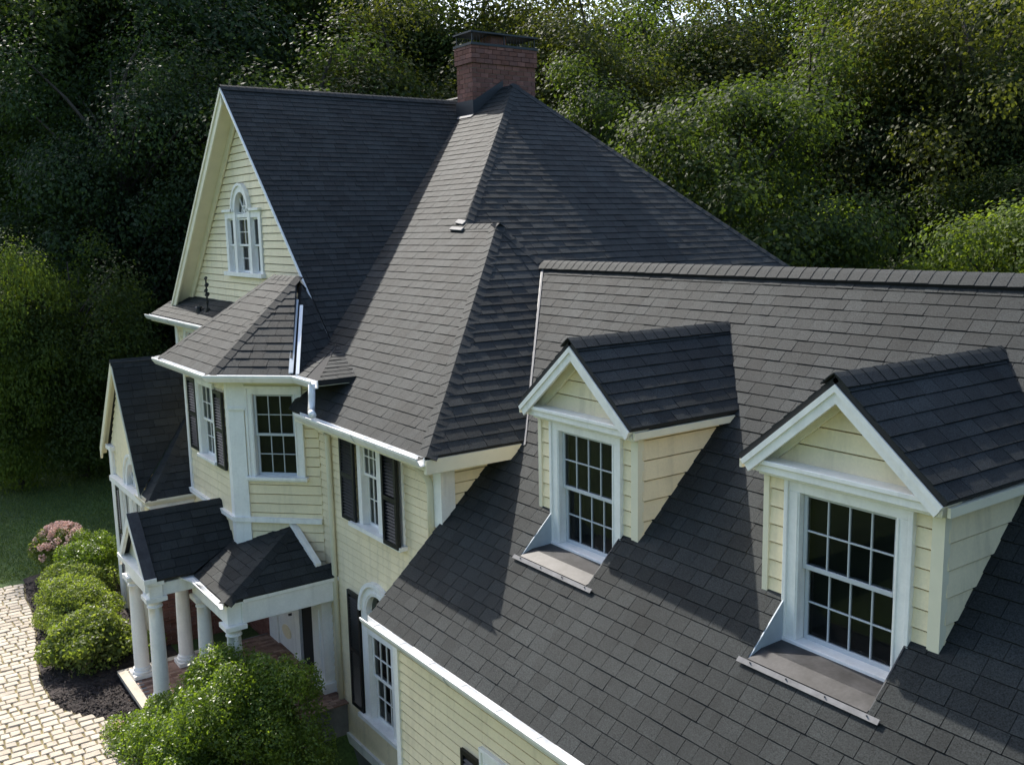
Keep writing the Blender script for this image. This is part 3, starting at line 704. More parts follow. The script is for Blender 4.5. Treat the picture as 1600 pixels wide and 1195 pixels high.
# --- chimney -----------------------------------------------------------------------------------------
def chimney():
    x0, x1, y0, y1, zt = -18.42, -17.80, 11.6, 13.25, 3.82
    ch = MB().box((x0+.014, y0+.014, 1.9), (x1-.014, y1-.014, zt-.02)).build('chimney', M_MORT, house, label='red brick chimney with a flat dark metal cap')
    bh, bw = .0985, .215
    k = 0; z = 1.95
    bricks = []
    while z < zt-.05:
        corb = .035 if z > zt-.42 else 0.
        off = .5 if k % 2 else 0.
        for (P0, U, N, L) in ((V((x0-corb, y0-corb, z)), X, FR, x1-x0+2*corb), (V((x1+corb, y0-corb, z)), Y, X, y1-y0+2*corb), (V((x0-corb, y1+corb, z)), Y*-1, X*-1, y1-y0+2*corb)):
            if N == -X and z < 3.3: continue
            n = max(2, round(L/bw)); e = L/n
            for i in range(n+(1 if off else 0)):
                a = max(0, (i-off)*e); b = min(L, (i+1-off)*e)
                if b-a < .03: continue
                pr = random.uniform(-.004, .004)
                vis = not (N == X and z < 1.6)
                bricks.append((P0, U, N, a, b, pr))
        z += bh; k += 1
    mbs = {}
    for P0, U, N, a, b, pr in bricks:
        mb = MB(); mb.obox(P0, U, Z, N, (a+.005, .005, -.06), (b-.005, bh-.005, pr)); mb.build('brick', M_BRICK, ch)
    # crown, legs, cap
    mb = MB().box((x0-.05, y0-.05, zt-.03), (x1+.05, y1+.05, zt+.02)); mb.build('chimney_crown', M_LEAD, ch)
    MB().box((x0+.12, y0+.55, zt+.02), (x1-.1, y0+.95, zt+.22)).build('flue', M_BRICK, ch)
    mb = MB()
    for px_, py in ((x0, y0), (x1-.02, y0), (x0, y1-.02), (x1-.02, y1-.02), (x1-.02, (y0+y1)/2)): mb.box((px_, py, zt+.02), (px_+.02, py+.02, zt+.22))
    for i in range(1, 42): mb.box((x1-.006, y0+i*.04, zt+.02), (x1-.001, y0+i*.04+.005, zt+.215)) if i % 2 else None
    for i in range(1, 15): mb.box((x0+i*.04, y0+.001, zt+.02), (x0+i*.04+.005, y0+.006, zt+.215)) if i % 2 else None
    mb.build('spark_screen', M_LEAD, ch)['kind'] = 'stuff'
    mb = MB(); c = V(((x0+x1)/2, (y0+y1)/2, zt+.31)); e = [(x0-.05, y0-.05, zt+.22), (x1+.05, y0-.05, zt+.22), (x1+.05, y1+.05, zt+.22), (x0-.05, y1+.05, zt+.22)]
    e2 = [(x0-.05, y0-.05, zt+.255), (x1+.05, y0-.05, zt+.255), (x1+.05, y1+.05, zt+.255), (x0-.05, y1+.05, zt+.255)]
    t0, t1 = (c.x, y0+.45, zt+.30), (c.x, y1-.45, zt+.30)
    mb.add(e+e2+[t0, t1], [(3,2,1,0),(0,1,5,4),(1,2,6,5),(2,3,7,6),(3,0,4,7),(4,5,8),(5,6,9,8),(6,7,9),(7,4,8,9)]); mb.build('chimney_cap', M_LEAD, ch)
    # flashing on the front and stepped up the side
    MB().bar((x0-.03, y0-.012, zm(y0)+.01), (x1+.03, y0-.012, zm(y0)+.01), FR, Z, 0, .012, -.05, .30).build('chimney_flashing', M_LEAD, ch)
    mb = MB(); mb.slab([(x1+.016, y0-.02, zm(y0)-.03), (x1+.016, AP.y, zm(AP.y)-.03), (x1+.016, AP.y, zm(AP.y)+.14), (x1+.016, y0-.02, zm(y0)+.28)], .016); mb.build('chimney_flashing', M_LEAD, ch)
    MB().bar((x0-.06, y0-.06, zm(y0-.06)+.02), (x1+.06, y0-.06, zm(y0-.06)+.02), (0, -.78, -.625), nF, -.05, .05, .004, .012).build('chimney_flashing', M_ALUL, ch)
chimney()

# --- bay -------------------------------------------------------------------------------------------
BL, BR, BY = -16.55, -14.36, 4.8
S2 = 2**.5
D1 = V((1, 1, 0)).normalized(); N1 = V((1, -1, 0)).normalized()
ZB = -2.20
wall((BL, BY, 0), X, FR, [(0, -5.2), (BR-BL, -5.2), (BR-BL, ZB), (0, ZB)], .14, holes=[(.70, -3.68, 1.55, ZB-.1)], label='front face of the bay')
wall((BR, BY, 0), D1, N1, [(0, -5.3), (1.40, -5.3), (1.40, ZB), (0, ZB)], .148, holes=[(.24, -3.76, 1.17, -2.28)], label='right angled face of the bay')
wall((BL-.97, BY+.97, 0), D1*1.0 if 0 else V((1, -1, 0)), V((-1, -1, 0)), [(0, -5.2), (1.37, -5.2), (1.37, ZB), (0, ZB)], .14)
mb = MB()
mb.obox(V((BR, BY, 0)), D1, Z, N1, (-.015, -4.34, -.02), (.235, ZB-.05, .038)); mb.obox(V((BR, BY, 0)), D1, Z, N1, (-.02, -2.62, -.02), (.265, ZB-.05, .055)); mb.obox(V((BR, BY, 0)), D1, Z, N1, (-.025, -2.66, -.02), (.275, -2.62, .07)); mb.obox(V((BR, BY, 0)), D1, Z, N1, (-.015, -5.0, -.02), (.24, -4.42, .045))
mb.obox(V((BR, BY, 0)), X, Z, FR, (-.13, -5.0, -.02), (.016, ZB-.05, .036))
mb.build('corner_board', M_WHITE, house, label='broad white pilaster at the bay corner')
mb = MB().obox(V((BL, BY, 0)), X, Z, FR, (-.02, -4.35, -.02), (.08, ZB-.05, .036)); mb.build('corner_board', M_WHITE, house)
# belt course
mb = MB()
mb.obox(V((BL, BY, 0)), X, Z, FR, (-.03, -4.41, -.02), (BR-BL+.03, -4.34, .075)); mb.obox(V((BR, BY, 0)), D1, Z, N1, (-.031, -4.412, -.02), (1.40, -4.342, .075)); mb.build('belt_course', M_WHITE, house)
# frieze
mb = MB(); mb.obox(V((BR, BY, 0)), D1, Z, N1, (.26, -2.29, -.02), (1.25, ZB, .03)); mb.obox(V((BL, BY, 0)), X, Z, FR, (0, -2.33, -.02), (BR-BL, ZB, .03)); mb.build('frieze', M_CREAMW, house)
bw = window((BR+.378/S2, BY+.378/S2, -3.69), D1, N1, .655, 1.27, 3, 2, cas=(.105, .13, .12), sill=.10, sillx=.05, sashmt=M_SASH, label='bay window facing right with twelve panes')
fw = window((-15.78, BY, -3.60), X, FR, .66, 1.17, 3, 2, cas=(.08, .10, .12), sill=.10, sillx=.03, curtain=True, label='shuttered front window of the bay')
shutter(fw, (-15.78, BY, -3.60), X, FR, -.53, .02, -.10, 1.22); shutter(fw, (-15.78, BY, -3.60), X, FR, .80, -.06, 1.20, 1.17)
g = [(-17.9, 5.50, -2.08), (-16.86, 4.47, -2.08), (-14.22, 4.47, -2.08), (-13.24, 5.45, -2.08), (-12.52, 5.45, -2.08)]
gutter(g, label='white gutter round the bay')
mb = MB().slab([(-17.9, 5.49, -2.17), (-16.86, 4.47, -2.17), (-14.22, 4.47, -2.17), (-13.24, 5.45, -2.17), (-13.24, 6.1, -2.17), (-17.9, 6.1, -2.17)], .04); mb.build('soffit', M_CREAMW, house)
pk, pl = (-14.9, 6.2, -.74), (-15.85, 6.2, -.74)
bfr = roof([g[1], g[2], pk, pl], .165, 'front slope of the bay roof in sun', seed=41, w0=.14, w1=.26)
brr = roof([g[2], (-13.30, 5.39, -2.08), (-14.9, 6.2, -.74)], .165, 'right slope of the bay roof', seed=42, w0=.14, w1=.28)
blr = roof([g[0], g[1], pl, (-17.6, 6.9, -.85)], .165, seed=43)
bbk = roof([pl, pk, (-15.45, 6.84, -1.2), (-15.85, 6.84, -1.2)], .165, tabs=False, thick=.02)
nb1 = newell([V(g[1]), V(g[2]), V(pk), V(pl)]); nb2 = newell([V(g[2]), V((-13.3, 5.39, -2.08)), V(pk)])
nb1 = nb1 if nb1.z > 0 else -nb1; nb2 = nb2 if nb2.z > 0 else -nb2
cap_run(brr, g[2], pk, nb1, nb2, exp=.19, wid=.125); cap_run(bfr, pk, pl, nb1, V((0, 1, .4)), exp=.2, wid=.11)
cap_run(bfr, g[1], pl, nb1, V((-.6, -.4, 1)), exp=.19, wid=.12)
# lined valley between bay roof and pent
a, b = V((-13.30, 5.42, -2.06)), V((-14.82, 6.20, -.86))
dd = (b-a).normalized(); sd = V((dd.y, -dd.x, 0)).normalized()
b = V((-14.92, 6.28, -.86)); dd = (b-a).normalized()
roof([(-13.28, 5.43, -2.07), (-14.28, 6.47, -1.76), (-14.92, 6.30, -.87)], .15, seed=45)
roof([(-14.28, 6.47, -1.76), (-14.93, 6.485, -1.12), (-14.92, 6.30, -.87)], .15, tabs=False, thick=.02)
MB().bar(a, a.lerp(b, .80), sd, Z, -.075, -.01, .005, .022).build('valley_flashing', M_CHEEK, house)
MB().bar(a+V((.03, 0, -.01)), a.lerp(b, .74), sd, Z, .015, .065, -.02, .012).build('valley_flashing', M_GUT, house)
downspout([(-12.58, 5.38, -2.12), (-12.56, 5.36, -2.36), (-12.46, 5.30, -2.50), (-12.36, 5.28, -2.52)], .05, M_GUT, label='short white downspout at the bay gutter end')

# --- low front gable at the far left and its hip ------------------------------------------------------
DX, DZ, DFY = -18.28, -2.23, 4.0
dsl, dsr = 1.24, 1.66
dro = roof([(DX, DFY, DZ), (-16.95, DFY, DZ-dsr*(-16.95-DX)), (-17.62, 5.03, DZ-dsr*(-17.62-DX)), (DX, 6.0, DZ)], .15, 'steep shaded slope of the small left gable', seed=51, thick=.07, w0=.15, w1=.3)
roof([(DX, DFY, DZ), (DX, 5.6, DZ), (DX-1.47, 5.6, DZ-dsl*1.47), (DX-1.47, DFY, DZ-dsl*1.47)], .15, tabs=False)
cap_run(dro, (DX, DFY-.02, DZ), (DX, 5.5, DZ), V((dsr, 0, 1)), V((-dsl, 0, 1)), exp=.18, wid=.11)
ero = roof([(-16.95, 4.03, -4.44), (-16.5, 4.03, -4.44), (-17.5, 5.03, -3.34), (-17.63, 5.03, -3.34)], .15, 'sunlit sliver of hip beside the left gable', seed=52)
err = roof([(-16.5, 4.03, -4.44), (-16.5, 5.3, -4.44), (-17.5, 5.3, -3.34), (-17.5, 5.03, -3.34)], .15, seed=53)
cap_run(err, (-16.5, 4.03, -4.44), (-17.5, 5.03, -3.34), V((0, -1.1, 1)), V((1.1, 0, 1)), exp=.19, wid=.11)
gutter([(-17.1, 4.02, -4.44), (-16.49, 4.02, -4.44), (-16.49, 4.9, -4.44)], s=.75, mt=M_CREAMW)
MB().box((-17.1, 4.03, -4.60), (-16.51, 5.0, -4.52)).build('fascia', M_WHITE, house)
DWY = 4.12
ql, qr = math.sqrt(1+dsl**2), math.sqrt(1+dsr**2)
for sg, sl_, xe in ((-1, dsl, DX-1.47), (1, dsr, -16.95)):
    qq = math.sqrt(1+sl_**2)
    zz = lambda x: DZ-sl_*abs(x-DX)
    def rk(mb, y0, y1, t0, t1):
        v_ = []
        for y in (y0, y1): v_ += [(DX, y, DZ-t0*qq), (xe, y, zz(xe)-t0*qq), (xe, y, zz(xe)-t1*qq), (DX, y, DZ-t1*qq)]
        mb.add(v_, BOXF2)
    mb = MB(); rk(mb, DFY-.02, DFY+.02, .02, .16 if sg < 0 else .07); mb.build('barge_board', M_CREAMW, house)
    mb = MB(); rk(mb, DFY+.02, DWY-.02, .07, .10); mb.build('rake_soffit', M_CREAMW, house)
wall((DX, DWY, 0), X, FR, [(-1.05, -7.3), (1.33, -7.3), (1.33, -4.56), (0, -2.44), (-1.05, -3.95)], .14, holes=arch_holes(.52, -4.52, .5, 1.15)+[(-.75, -6.6, 1.1, -4.6)], label='front wall under the small left gable')
sidew = MB().box((-17.02, DWY, -7.3), (-16.95, 5.76, -4.6)).build('wall', M_MORT, house, label='red brick side wall beside the portico')
mb = MB(); z = -7.28; k = 0
while z < -4.68:
    y = DWY+.01-(.1 if k % 2 else 0)
    while y < 5.7:
        mb.box((-16.952, max(DWY+.01, y+.005), z+.005), (-16.932+random.uniform(-.004, .004), min(y+.19, 5.75), z+.057)); y += .195
    z += .062; k += 1
mb.build('brick', M_BRICK, sidew)['kind'] = 'stuff'
mb = MB().box((DX-1.10, DWY-.06, -7.3), (DX-.86, DWY+.02, -4.05)); mb.box((DX-1.16, DWY-.10, -4.05), (DX-.78, DWY+.02, -3.97)); mb.build('corner_board', M_WHITE, house)
MB().box((DX-.86, DWY-.14, -4.62), (DX+1.45, DWY-.0, -4.52)).build('cornice', M_WHITE, house)
OD = V((DX+.52, DWY, -4.52)); mb = MB(); arch_band(mb, OD, X, FR, 0, 0, .40, .54, -.1, .05, es=1.15); arch_band(mb, OD, X, FR, 0, 0, .51, .56, -.05, .08, es=1.15)
for k in range(7): t = math.pi*k/6; mb.bar(OD+FR*-.04, OD+X*(.42*math.cos(t))+Z*(.46*math.sin(t))+FR*-.04, X*math.sin(t)-Z*math.cos(t), FR, -.009, .009, 0, .03)
arch_band(mb, OD, X, FR, 0, 0, .19, .21, -.04, -.01, es=1.15); fl = mb.build('window', M_WHITE, house, label='half round fan window in the small left gable')
rb = MB(); arch_band(rb, OD, X, FR, 0, 0, .001, .42, -.125, -.118, es=1.15); rb.build('room_shade', M_DARK, fl); fan_pane(fl, OD, X, FR, 0, 0, .41, -.05, 6, es=1.15)
for u in (-.55, .22):
    lw = window((DX+u+.12, DWY, -6.5), X, FR, .55, 1.75, 3, 2, cas=(.09, .09, .1))
    if u < 0: shutter(lw, (DX+u+.12, DWY, -6.5), X, FR, -.36, 0, -.1, 1.8)

# --- porch --------------------------------------------------------------------------------------------
PX, PZ, PY = -15.08, -4.22, 3.35
PS = 1.08; pr_x = -14.29; pl_x = -15.87
FL = -7.08                                # porch floor
porch = MB()
porch.box((-15.78, 3.40, -5.36), (-14.36, 3.60, -5.16)); porch.box((-14.60, 3.60, -5.36), (-14.40, 4.30, -5.16)); porch.box((-15.76, 3.60, -5.36), (-15.56, 4.80, -5.16))
porch.box((-14.62, 4.10, -5.50), (-12.98, 4.30, -5.20)); porch.box((-13.14, 4.30, -5.50), (-12.94, 5.80, -5.19))
porch.box((-15.82, 3.36, -5.16), (-14.32, 3.62, -5.08)); porch.box((-14.62, 4.07, -5.20), (-12.94, 4.32, -5.13)); porch.box((-13.16, 4.32, -5.19), (-12.91, 5.80, -5.128))
po = porch.build('porch', M_WHITE, house, label='white columned entrance porch', bevel=.006)
def lab(o, l): o['label'] = l; return o
mb = MB().slab([(-15.9, 3.40, -5.13), (-12.95, 4.3, -5.13), (-12.95, 5.8, -5.13), (-15.9, 5.8, -5.13)], .02); mb.build('porch_ceiling', M_WHITE, po)
# roofs over the porch
pro = roof([(PX, PY, PZ), (pr_x, PY, PZ-PS*(pr_x-PX)), (pr_x, 4.06, PZ-PS*(pr_x-PX)), (-14.57, 4.8, -4.771), (PX, 4.8, PZ)], .15, 'shaded right slope of the portico gable', seed=61, thick=.05, w0=.15, w1=.3)
roof([(PX, PY, PZ), (PX, 4.8, PZ), (pl_x, 4.8, PZ-PS*.79), (pl_x, PY, PZ-PS*.79)], .15, tabs=False, thick=.05)
cap_run(pro, (PX, PY, PZ), (PX, 4.8, PZ), V((PS, 0, 1)), V((-PS, 0, 1)), exp=.18, wid=.1)
p1 = (-13.089, 5.545, -4.972)
fro = roof([(-14.29, 4.05, -5.12), (-12.9, 4.05, -5.12), (-13.72, 5.44, -4.467), (-14.57, 4.79, -4.772)], .15, 'sunlit front slope of the porch roof', seed=62, w0=.16, w1=.28)
roof([(-12.9, 5.545, -5.12), (-12.9, 5.77, -5.12), (-13.1, 5.77, -4.964), p1], .15, seed=64)
frr = roof([(-12.9, 4.05, -5.12), (-12.9, 5.545, -5.12), p1, (-13.72, 5.44, -4.47)], .15, 'shaded right slope of the porch roof', seed=63, w0=.16, w1=.3)
cap_run(frr, (-12.9, 4.05, -5.12), (-13.72, 5.44, -4.47), V((0, -.47, 1)), V((.78, 0, 1)), exp=.19, wid=.11)
a, b = V((-13.74, 5.42, -4.43)), V(p1)
MB().bar(a, b, (b-a).cross(Z).normalized(), Z, -.06, .04, -.02, .05).build('flashing', M_WHITE, po)
gutter([(-14.30, 4.04, -5.13), (-12.93, 4.04, -5.13)], s=.8)
# portico pediment
mb = MB().slab([(pl_x+.1, 3.47, -5.07), (pr_x-.1, 3.47, -5.07), (PX, 3.47, PZ-.06)], .03); mb.build('pediment', M_CREAMW, po)
MB().box((pl_x-.02, 3.32, -5.10), (pr_x+.02, 3.50, -5.03)).build('cornice', M_WHITE, po)
for sg, xe in ((-1, pl_x), (1, pr_x)):
    q = math.sqrt(1+PS*PS); mb = MB(); v_ = []
    for y in (PY-.02, PY+.03): v_ += [(PX, y, PZ+.0-.01*q), (xe, y, PZ-PS*.79-.01*q), (xe, y, PZ-PS*.79-.11*q), (PX, y, PZ-.11*q)]
    mb.add(v_, BOXF2); mb.build('barge_board', M_WHITE, po)
MB().bar((PX, PY+.01, PZ+.012), (pr_x, PY+.01, PZ-PS*.79+.012), FR, V((PS, 0, 1)).normalized(), -.14, .03, .012, .022).build('drip_edge', M_ALU, po)
# columns
def column(x, y, r=.118, z0=FL, z1=-5.36):
    h = z1-z0; mb = MB()
    mb.box((x-.165, y-.165, z0), (x+.165, y+.165, z0+.075))
    prof = [(.155, .075), (.165, .095), (.155, .12), (.135, .125), (.142, .145), (.130, .165), (r, .175)]
    for i in range(9): t = i/8; prof.append((r*(1-.17*t**1.7), .18+(h-.36)*t))
    zt = h-.18; rt = r*.83
    prof += [(rt+.018, zt+.004), (rt+.018, zt+.02), (rt, zt+.024), (rt, zt+.07), (rt+.02, zt+.075), (rt+.045, zt+.105), (rt+.045, zt+.115)]
    mb.lathe((x, y, z0), prof, 24); mb.box((x-.155, y-.155, z1-.065), (x+.155, y+.155, z1))
    o = mb.build('column', M_WHITE, po)
    o.data.polygons.foreach_set('use_smooth', [len(p.vertices) == 4 and abs(p.normal.z) < .6 and not all(abs(abs(c)-1) < .02 for c in (max(abs(p.normal.x), abs(p.normal.y)),)) for p in o.data.polygons])
    return o
for x, y, z1 in ((-15.64, 3.50, -5.36), (-14.50, 3.50, -5.36), (-15.66, 4.22, -5.36), (-14.44, 4.20, -5.50), (-13.06, 4.20, -5.50)): column(x, y, z1=z1)
mb = MB().box((-13.62, 5.62, FL), (-13.22, 5.80, -5.5)); mb.box((-13.66, 5.58, FL), (-13.18, 5.80, FL+.16)); mb.box((-13.66, 5.58, -5.62), (-13.18, 5.80, -5.5)); mb.box((-13.52, 5.60, FL+.3), (-13.32, 5.62, -5.75))
mb.build('pilaster', M_WHITE, po)
# floor, step, entry wall
MB().box((-16.0, 3.22, -7.9), (-12.8, 5.78, FL)).build('porch_floor', M_STONE, po)
mb = MB(); z = FL
for i in range(46):
    for j in range(14):
        x0 = -15.95+i*.07; y0 = 3.34+j*.175+(.0875 if i % 2 else 0)
        mb.box((x0+.003, y0+.003, FL-.01), (x0+.067, min(y0+.172, 5.77), FL+.006+random.uniform(0, .003)))
o = mb.build('paving_brick', M_BRICKP, po); o['kind'] = 'stuff'
mb = MB().box((-16.03, 3.19, FL-.05), (-12.77, 3.33, FL+.012)); mb.box((-16.03, 3.33, FL-.05), (-15.9, 4.6, FL+.012)); mb.build('step_edge', M_PAVE, po)
bwl = MB().box((-18.6, 5.76, -7.3), (-15.85, 5.82, -5.0)).build('wall', M_MORT, house, label='red brick wall at the back of the porch')
mb = MB(); z = -7.28; k = 0
while z < -5.05:
    x = -18.55-(.1 if k % 2 else 0)
    while x < -15.9:
        mb.box((x+.005, 5.744+random.uniform(-.004, .004), z+.005), (min(x+.19, -15.86), 5.765, z+.057)); x += .195
    z += .062; k += 1
o = mb.build('brick', M_BRICK, bwl); o['kind'] = 'stuff'
mb = MB().box((-15.85, 5.74, FL), (-15.45, 5.81, -5.15)); mb.box((-14.75, 5.74, FL), (-14.45, 5.81, -5.15)); mb.box((-15.45, 5.74, -5.4), (-14.75, 5.81, -5.15)); mb.box((-13.85, 5.74, FL), (-13.6, 5.81, -5.15))
mb.build('door_surround', M_WHITE, po)
MB().box((-14.45, 5.79, FL), (-13.85, 5.81, -5.15)).build('dark_opening', M_DARK, po)
fd = MB().box((-15.45, 5.77, FL), (-14.75, 5.81, -5.4)).build('front_door', M_WHITE, house, label='white front door with cream oval panels')
for z in (-5.75, -6.25, -6.75):
    mb = MB(); arch_band(mb, V((-15.10, 5.77, z)), X, FR, 0, 0, .001, .19, 0, .012, 0, 2*math.pi, 24, .62); mb.build('door_panel', M_CREAM, fd)
MB().tube([(-14.83, 5.77, -6.35), (-14.83, 5.71, -6.35)], .022, 8).build('handle', M_ALU, fd)
# mast and vent on the pent roof
mb = MB(); b = V((-20.45, 6.5, -1.66)); mb.tube([b, b+Z*.72], .018, 8)
for k, (dx, z, r) in enumerate(((.0, .7, .03), (.03, .56, .04), (-.04, .44, .035), (.02, .36, .045), (.0, .2, .028), (0, .02, .05))): mb.tube([b+V((dx-.03, 0, z)), b+V((dx+.04, 0, z+.03))], r, 7)
mb.build('roof_mast', M_SHUT, house, label='thin dark mast with small fittings')
mb = MB(); b = V((-20.9, 6.45, -1.69)); mb.tube([b, b+Z*.10], [.06, .05], 8); mb.tube([b+Z*.1, b+Z*.13], [.09, .07], 8); mb.build('roof_vent', M_SHUT, house)

# --- hand the collected shingles and boards out: the largest as parts, the rest joined ---------------
SHINGLES.sort(key=lambda s: -s[0])
unit = {}
for th in tabmesh:
    mb = MB(); e = .153
    q = [(-.5, .0035), (.5, .0035), (.5, e), (-.5, e)]
    top = [(a, b, .002+th*(1-b/(e+.004))) for a, b in q]; bot = [(a, b, -.003) for a, b in q]
    me = bpy.data.meshes.new('shingle'); me.from_pydata(top+bot, [], [(0,1,2,3)]+[(i, i+4, (i+1) % 4+4, (i+1) % 4) for i in range(4)]); me.materials.append(M_SH); unit[th] = me
nsh = 0; rest = MB()
for rank, d, ro in SHINGLES:
    O, U, Vv, n, q, v, exp, th, u, wd = d
    if nsh < 300 and rank > 0 and abs(exp-.153) < 1e-6 and th in unit:
        o = bpy.data.objects.new('shingle', unit[th])
        mt_ = Matrix((U*(wd-.005), Vv, n)).transposed().to_4x4(); mt_.translation = O+U*(u+wd/2)+Vv*v+V((0,0,OZ))
        col.objects.link(o); o.parent = ro; o.matrix_world = mt_; nsh += 1
    else:
        rest.add(*tab_verts(d))
o = fast('shingle', rest, M_SH, house); o['kind'] = 'stuff'
BOARDS.sort(key=lambda s: -s[0])
rest = MB(); nb_ = 0
for rank, vs_, fs_, wo, mt_ in BOARDS:
    if nb_ < 300 and rank > 0:
        mb = MB(); mb.add(vs_, fs_); fast('clapboard', mb, mt_, wo); nb_ += 1
    else: rest.add(vs_, fs_)
o = fast('clapboard', rest, M_CREAM, house); o['kind'] = 'stuff'

# ------------------------------------------------------------------ ground, drive, beds
def gh(x, y):
    z = -7.25
    t = min(1, max(0, (x+13.2)/.9)); t = t*t*(3-2*t)
    if y > -40: z -= .85*t
    d = math.hypot(x+12, y-6)
    if d > 26: z += (d-26)*.06+max(0, d-45)*.08
    return z
def grid(xs, ys, dz=0.):
    vs_ = [(x, y, gh(x, y)+dz) for y in ys for x in xs]; n = len(xs)
    return vs_, [(j*n+i, j*n+i+1, (j+1)*n+i+1, (j+1)*n+i) for j in range(len(ys)-1) for i in range(n-1)]
def axis(c0, c1, fine, far):
    a = list(np.arange(c0, c1, fine)); k = fine; x = c1
    while x < far: a.append(x); k *= 1.35; x += k
    x = c0-fine; k = fine; b = []
    while x > -far: b.append(x); k *= 1.35; x -= k
    return b[::-1]+a
mb = MB(); mb.add(*grid(axis(-26, -8, .5, 320), axis(-4, 14, .5, 320)))
go = fast('ground', mb, M_LAWN, None); go['kind'] = 'structure'; go['label'] = 'mown lawn and ground around the house'
EDGE = [(-22.0, 2.72), (-21.05, 2.60), (-20.0, 2.58), (-18.7, 2.42), (-17.5, 2.24), (-16.6, 2.17), (-16.0, 2.19), (-15.5, 2.28), (-15.15, 2.48), (-14.9, 2.72), (-14.55, 2.80), (-13.4, 2.75), (3.2, 2.75)]
def edge_y(x):
    for (xa, ya), (xb, yb) in zip(EDGE, EDGE[1:]):
        if xa <= x <= xb: return ya+(yb-ya)*(x-xa)/(xb-xa)
    return 2.75
xs = list(np.arange(-22.0, 3, .2)); mb = MB(); vs_ = []
for x in xs: vs_ += [(x, -1.2, gh(x, -1.2)+.005), (x, edge_y(x), gh(x, edge_y(x))+.005)]
mb.add(vs_, [(2*i, 2*i+2, 2*i+3, 2*i+1) for i in range(len(xs)-1)])
dr = fast('driveway', mb, M_SAND, None); dr['kind'] = 'structure'; dr['label'] = 'pale tumbled paver driveway with mossy joints'
pv = []; x = -22.0; k = 0
while x < -12.6:
    d_ = .165; y = edge_y(x+d_/2)-.02; y -= 0
    first = True
    while y > .075*abs(x)-.3:
        L = random.uniform(.13, .27)
        if first and k % 2: L *= .6
        first = False
        pv.append((x, y-L, x+d_, y)); y -= L
    x += d_; k += 1
def paver_geo(mb, x0, y0, x1, y1):
    g_ = .011; j = lambda: random.uniform(-.010, .010); r = .012
    zb = gh((x0+x1)/2, (y0+y1)/2); zt = zb+.028+random.uniform(-.006, .006)
    c = [(x0+g_+j(), y0+g_+j()), (x1-g_+j(), y0+g_+j()), (x1-g_+j(), y1-g_+j()), (x0+g_+j(), y1-g_+j())]
    cx_, cy_ = (x0+x1)/2, (y0+y1)/2
    lo = [(a, b, zb-.01) for a, b in c]; mi = [(a, b, zt-.012) for a, b in c]; hi = [(cx_+(a-cx_)*.86, cy_+(b-cy_)*.88, zt+random.uniform(-.003, .003)) for a, b in c]
    mb.add(lo+mi+hi, [(i, (i+1) % 4, (i+1) % 4+4, i+4) for i in range(4)]+[(i+4, (i+1) % 4+4, (i+1) % 4+8, i+8) for i in range(4)]+[(8,9,10,11)])
def prank(p):
    s = px(((p[0]+p[2])/2, (p[1]+p[3])/2, -7.25)); return 1/s[2]**2 if s and -5 < s[0] < 560 and s[1] < 1200 else 0
pv.sort(key=lambda p: -prank(p)); rest = MB()
for i, p in enumerate(pv):
    mb = MB() if i < 300 else rest; paver_geo(mb, *p)
    if i < 300: fast('paver', mb, M_PAVE, dr)
o = fast('paver', rest, M_PAVE, dr); o['kind'] = 'stuff'
# planting bed
xs = list(np.arange(-22.3, -14.6, .15)); mb = MB(); vs_ = []
for i, x in enumerate(xs):
    ya = edge_y(max(x, -22))+.0; yb = 4.3 if x < -16.05 else 3.25
    if x < -21.6: yb = 3.6
    for t in np.linspace(0, 1, 8):
        y = ya+(yb-ya)*t; vs_.append((x, y, gh(x, y)+.008+.07*math.sin(math.pi*t)*random.uniform(.6, 1.1)))
n = 8; mb.add(vs_, [(i*n+j, (i+1)*n+j, (i+1)*n+j+1, i*n+j+1) for i in range(len(xs)-1) for j in range(n-1)])
mb.slab([(-13.2, 3.0, -8.03), (-9.9, 3.0, -8.06), (-9.9, 5.78, -8.06), (-12.8, 5.78, -8.05)], .15)  # dark slab added so the ground right of the porch reads dark
bed = fast('planting_bed', mb, M_MULCH, None); bed['kind'] = 'structure'; bed['label'] = 'dark mulch planting bed curving along the drive'
mb = MB()
for i in range(7000):
    x = random.uniform(-22, -14.7); ya = edge_y(x); yb = 4.2 if x < -16.05 else 3.25; y = random.uniform(ya-.03, yb); t = (y-ya)/(yb-ya)
    c = V((x, y, gh(x, y)+.02+.07*math.sin(math.pi*min(1, max(0, t))))); a = V((random.gauss(0, 1), random.gauss(0, 1), random.gauss(0, .35))).normalized(); b = a.cross(V((random.gauss(0, .4), random.gauss(0, .4), 1))).normalized()
    l, w_ = random.uniform(.015, .05), random.uniform(.005, .014); mb.add([c-a*l-b*w_, c+a*l-b*w_, c+a*l*.8+b*w_, c-a*l+b*w_], [(0,1,2,3)])
o = fast('mulch_chips', mb, M_CHIP, None); o['kind'] = 'stuff'; o['label'] = 'loose dark bark mulch in the planting bed'
# brick walk from the drive to the porch step
mb = MB().slab([(-15.05, 2.74, -7.235), (-13.2, 2.74, -7.235), (-13.2, 3.2, -7.235), (-15.6, 3.2, -7.235)], .2)
wk = fast('brick_walk', mb, M_SAND, None); wk['kind'] = 'structure'; wk['label'] = 'short brick walk at the porch step'
mb = MB()
for i in range(30):
    for j in range(5):
        x0 = -15.5+i*.075; y0 = 2.75+j*.16-(.08 if i % 2 else 0)
        if y0 < 2.72+max(0, (-15.0-x0))*.8 or y0 > 3.1: continue
        mb.box((x0+.004, y0+.004, -7.24), (x0+.071, min(y0+.156, 3.19), -7.222+random.uniform(0, .005)))
o = fast('paving_brick', mb, M_BRICKP, wk); o['kind'] = 'stuff'
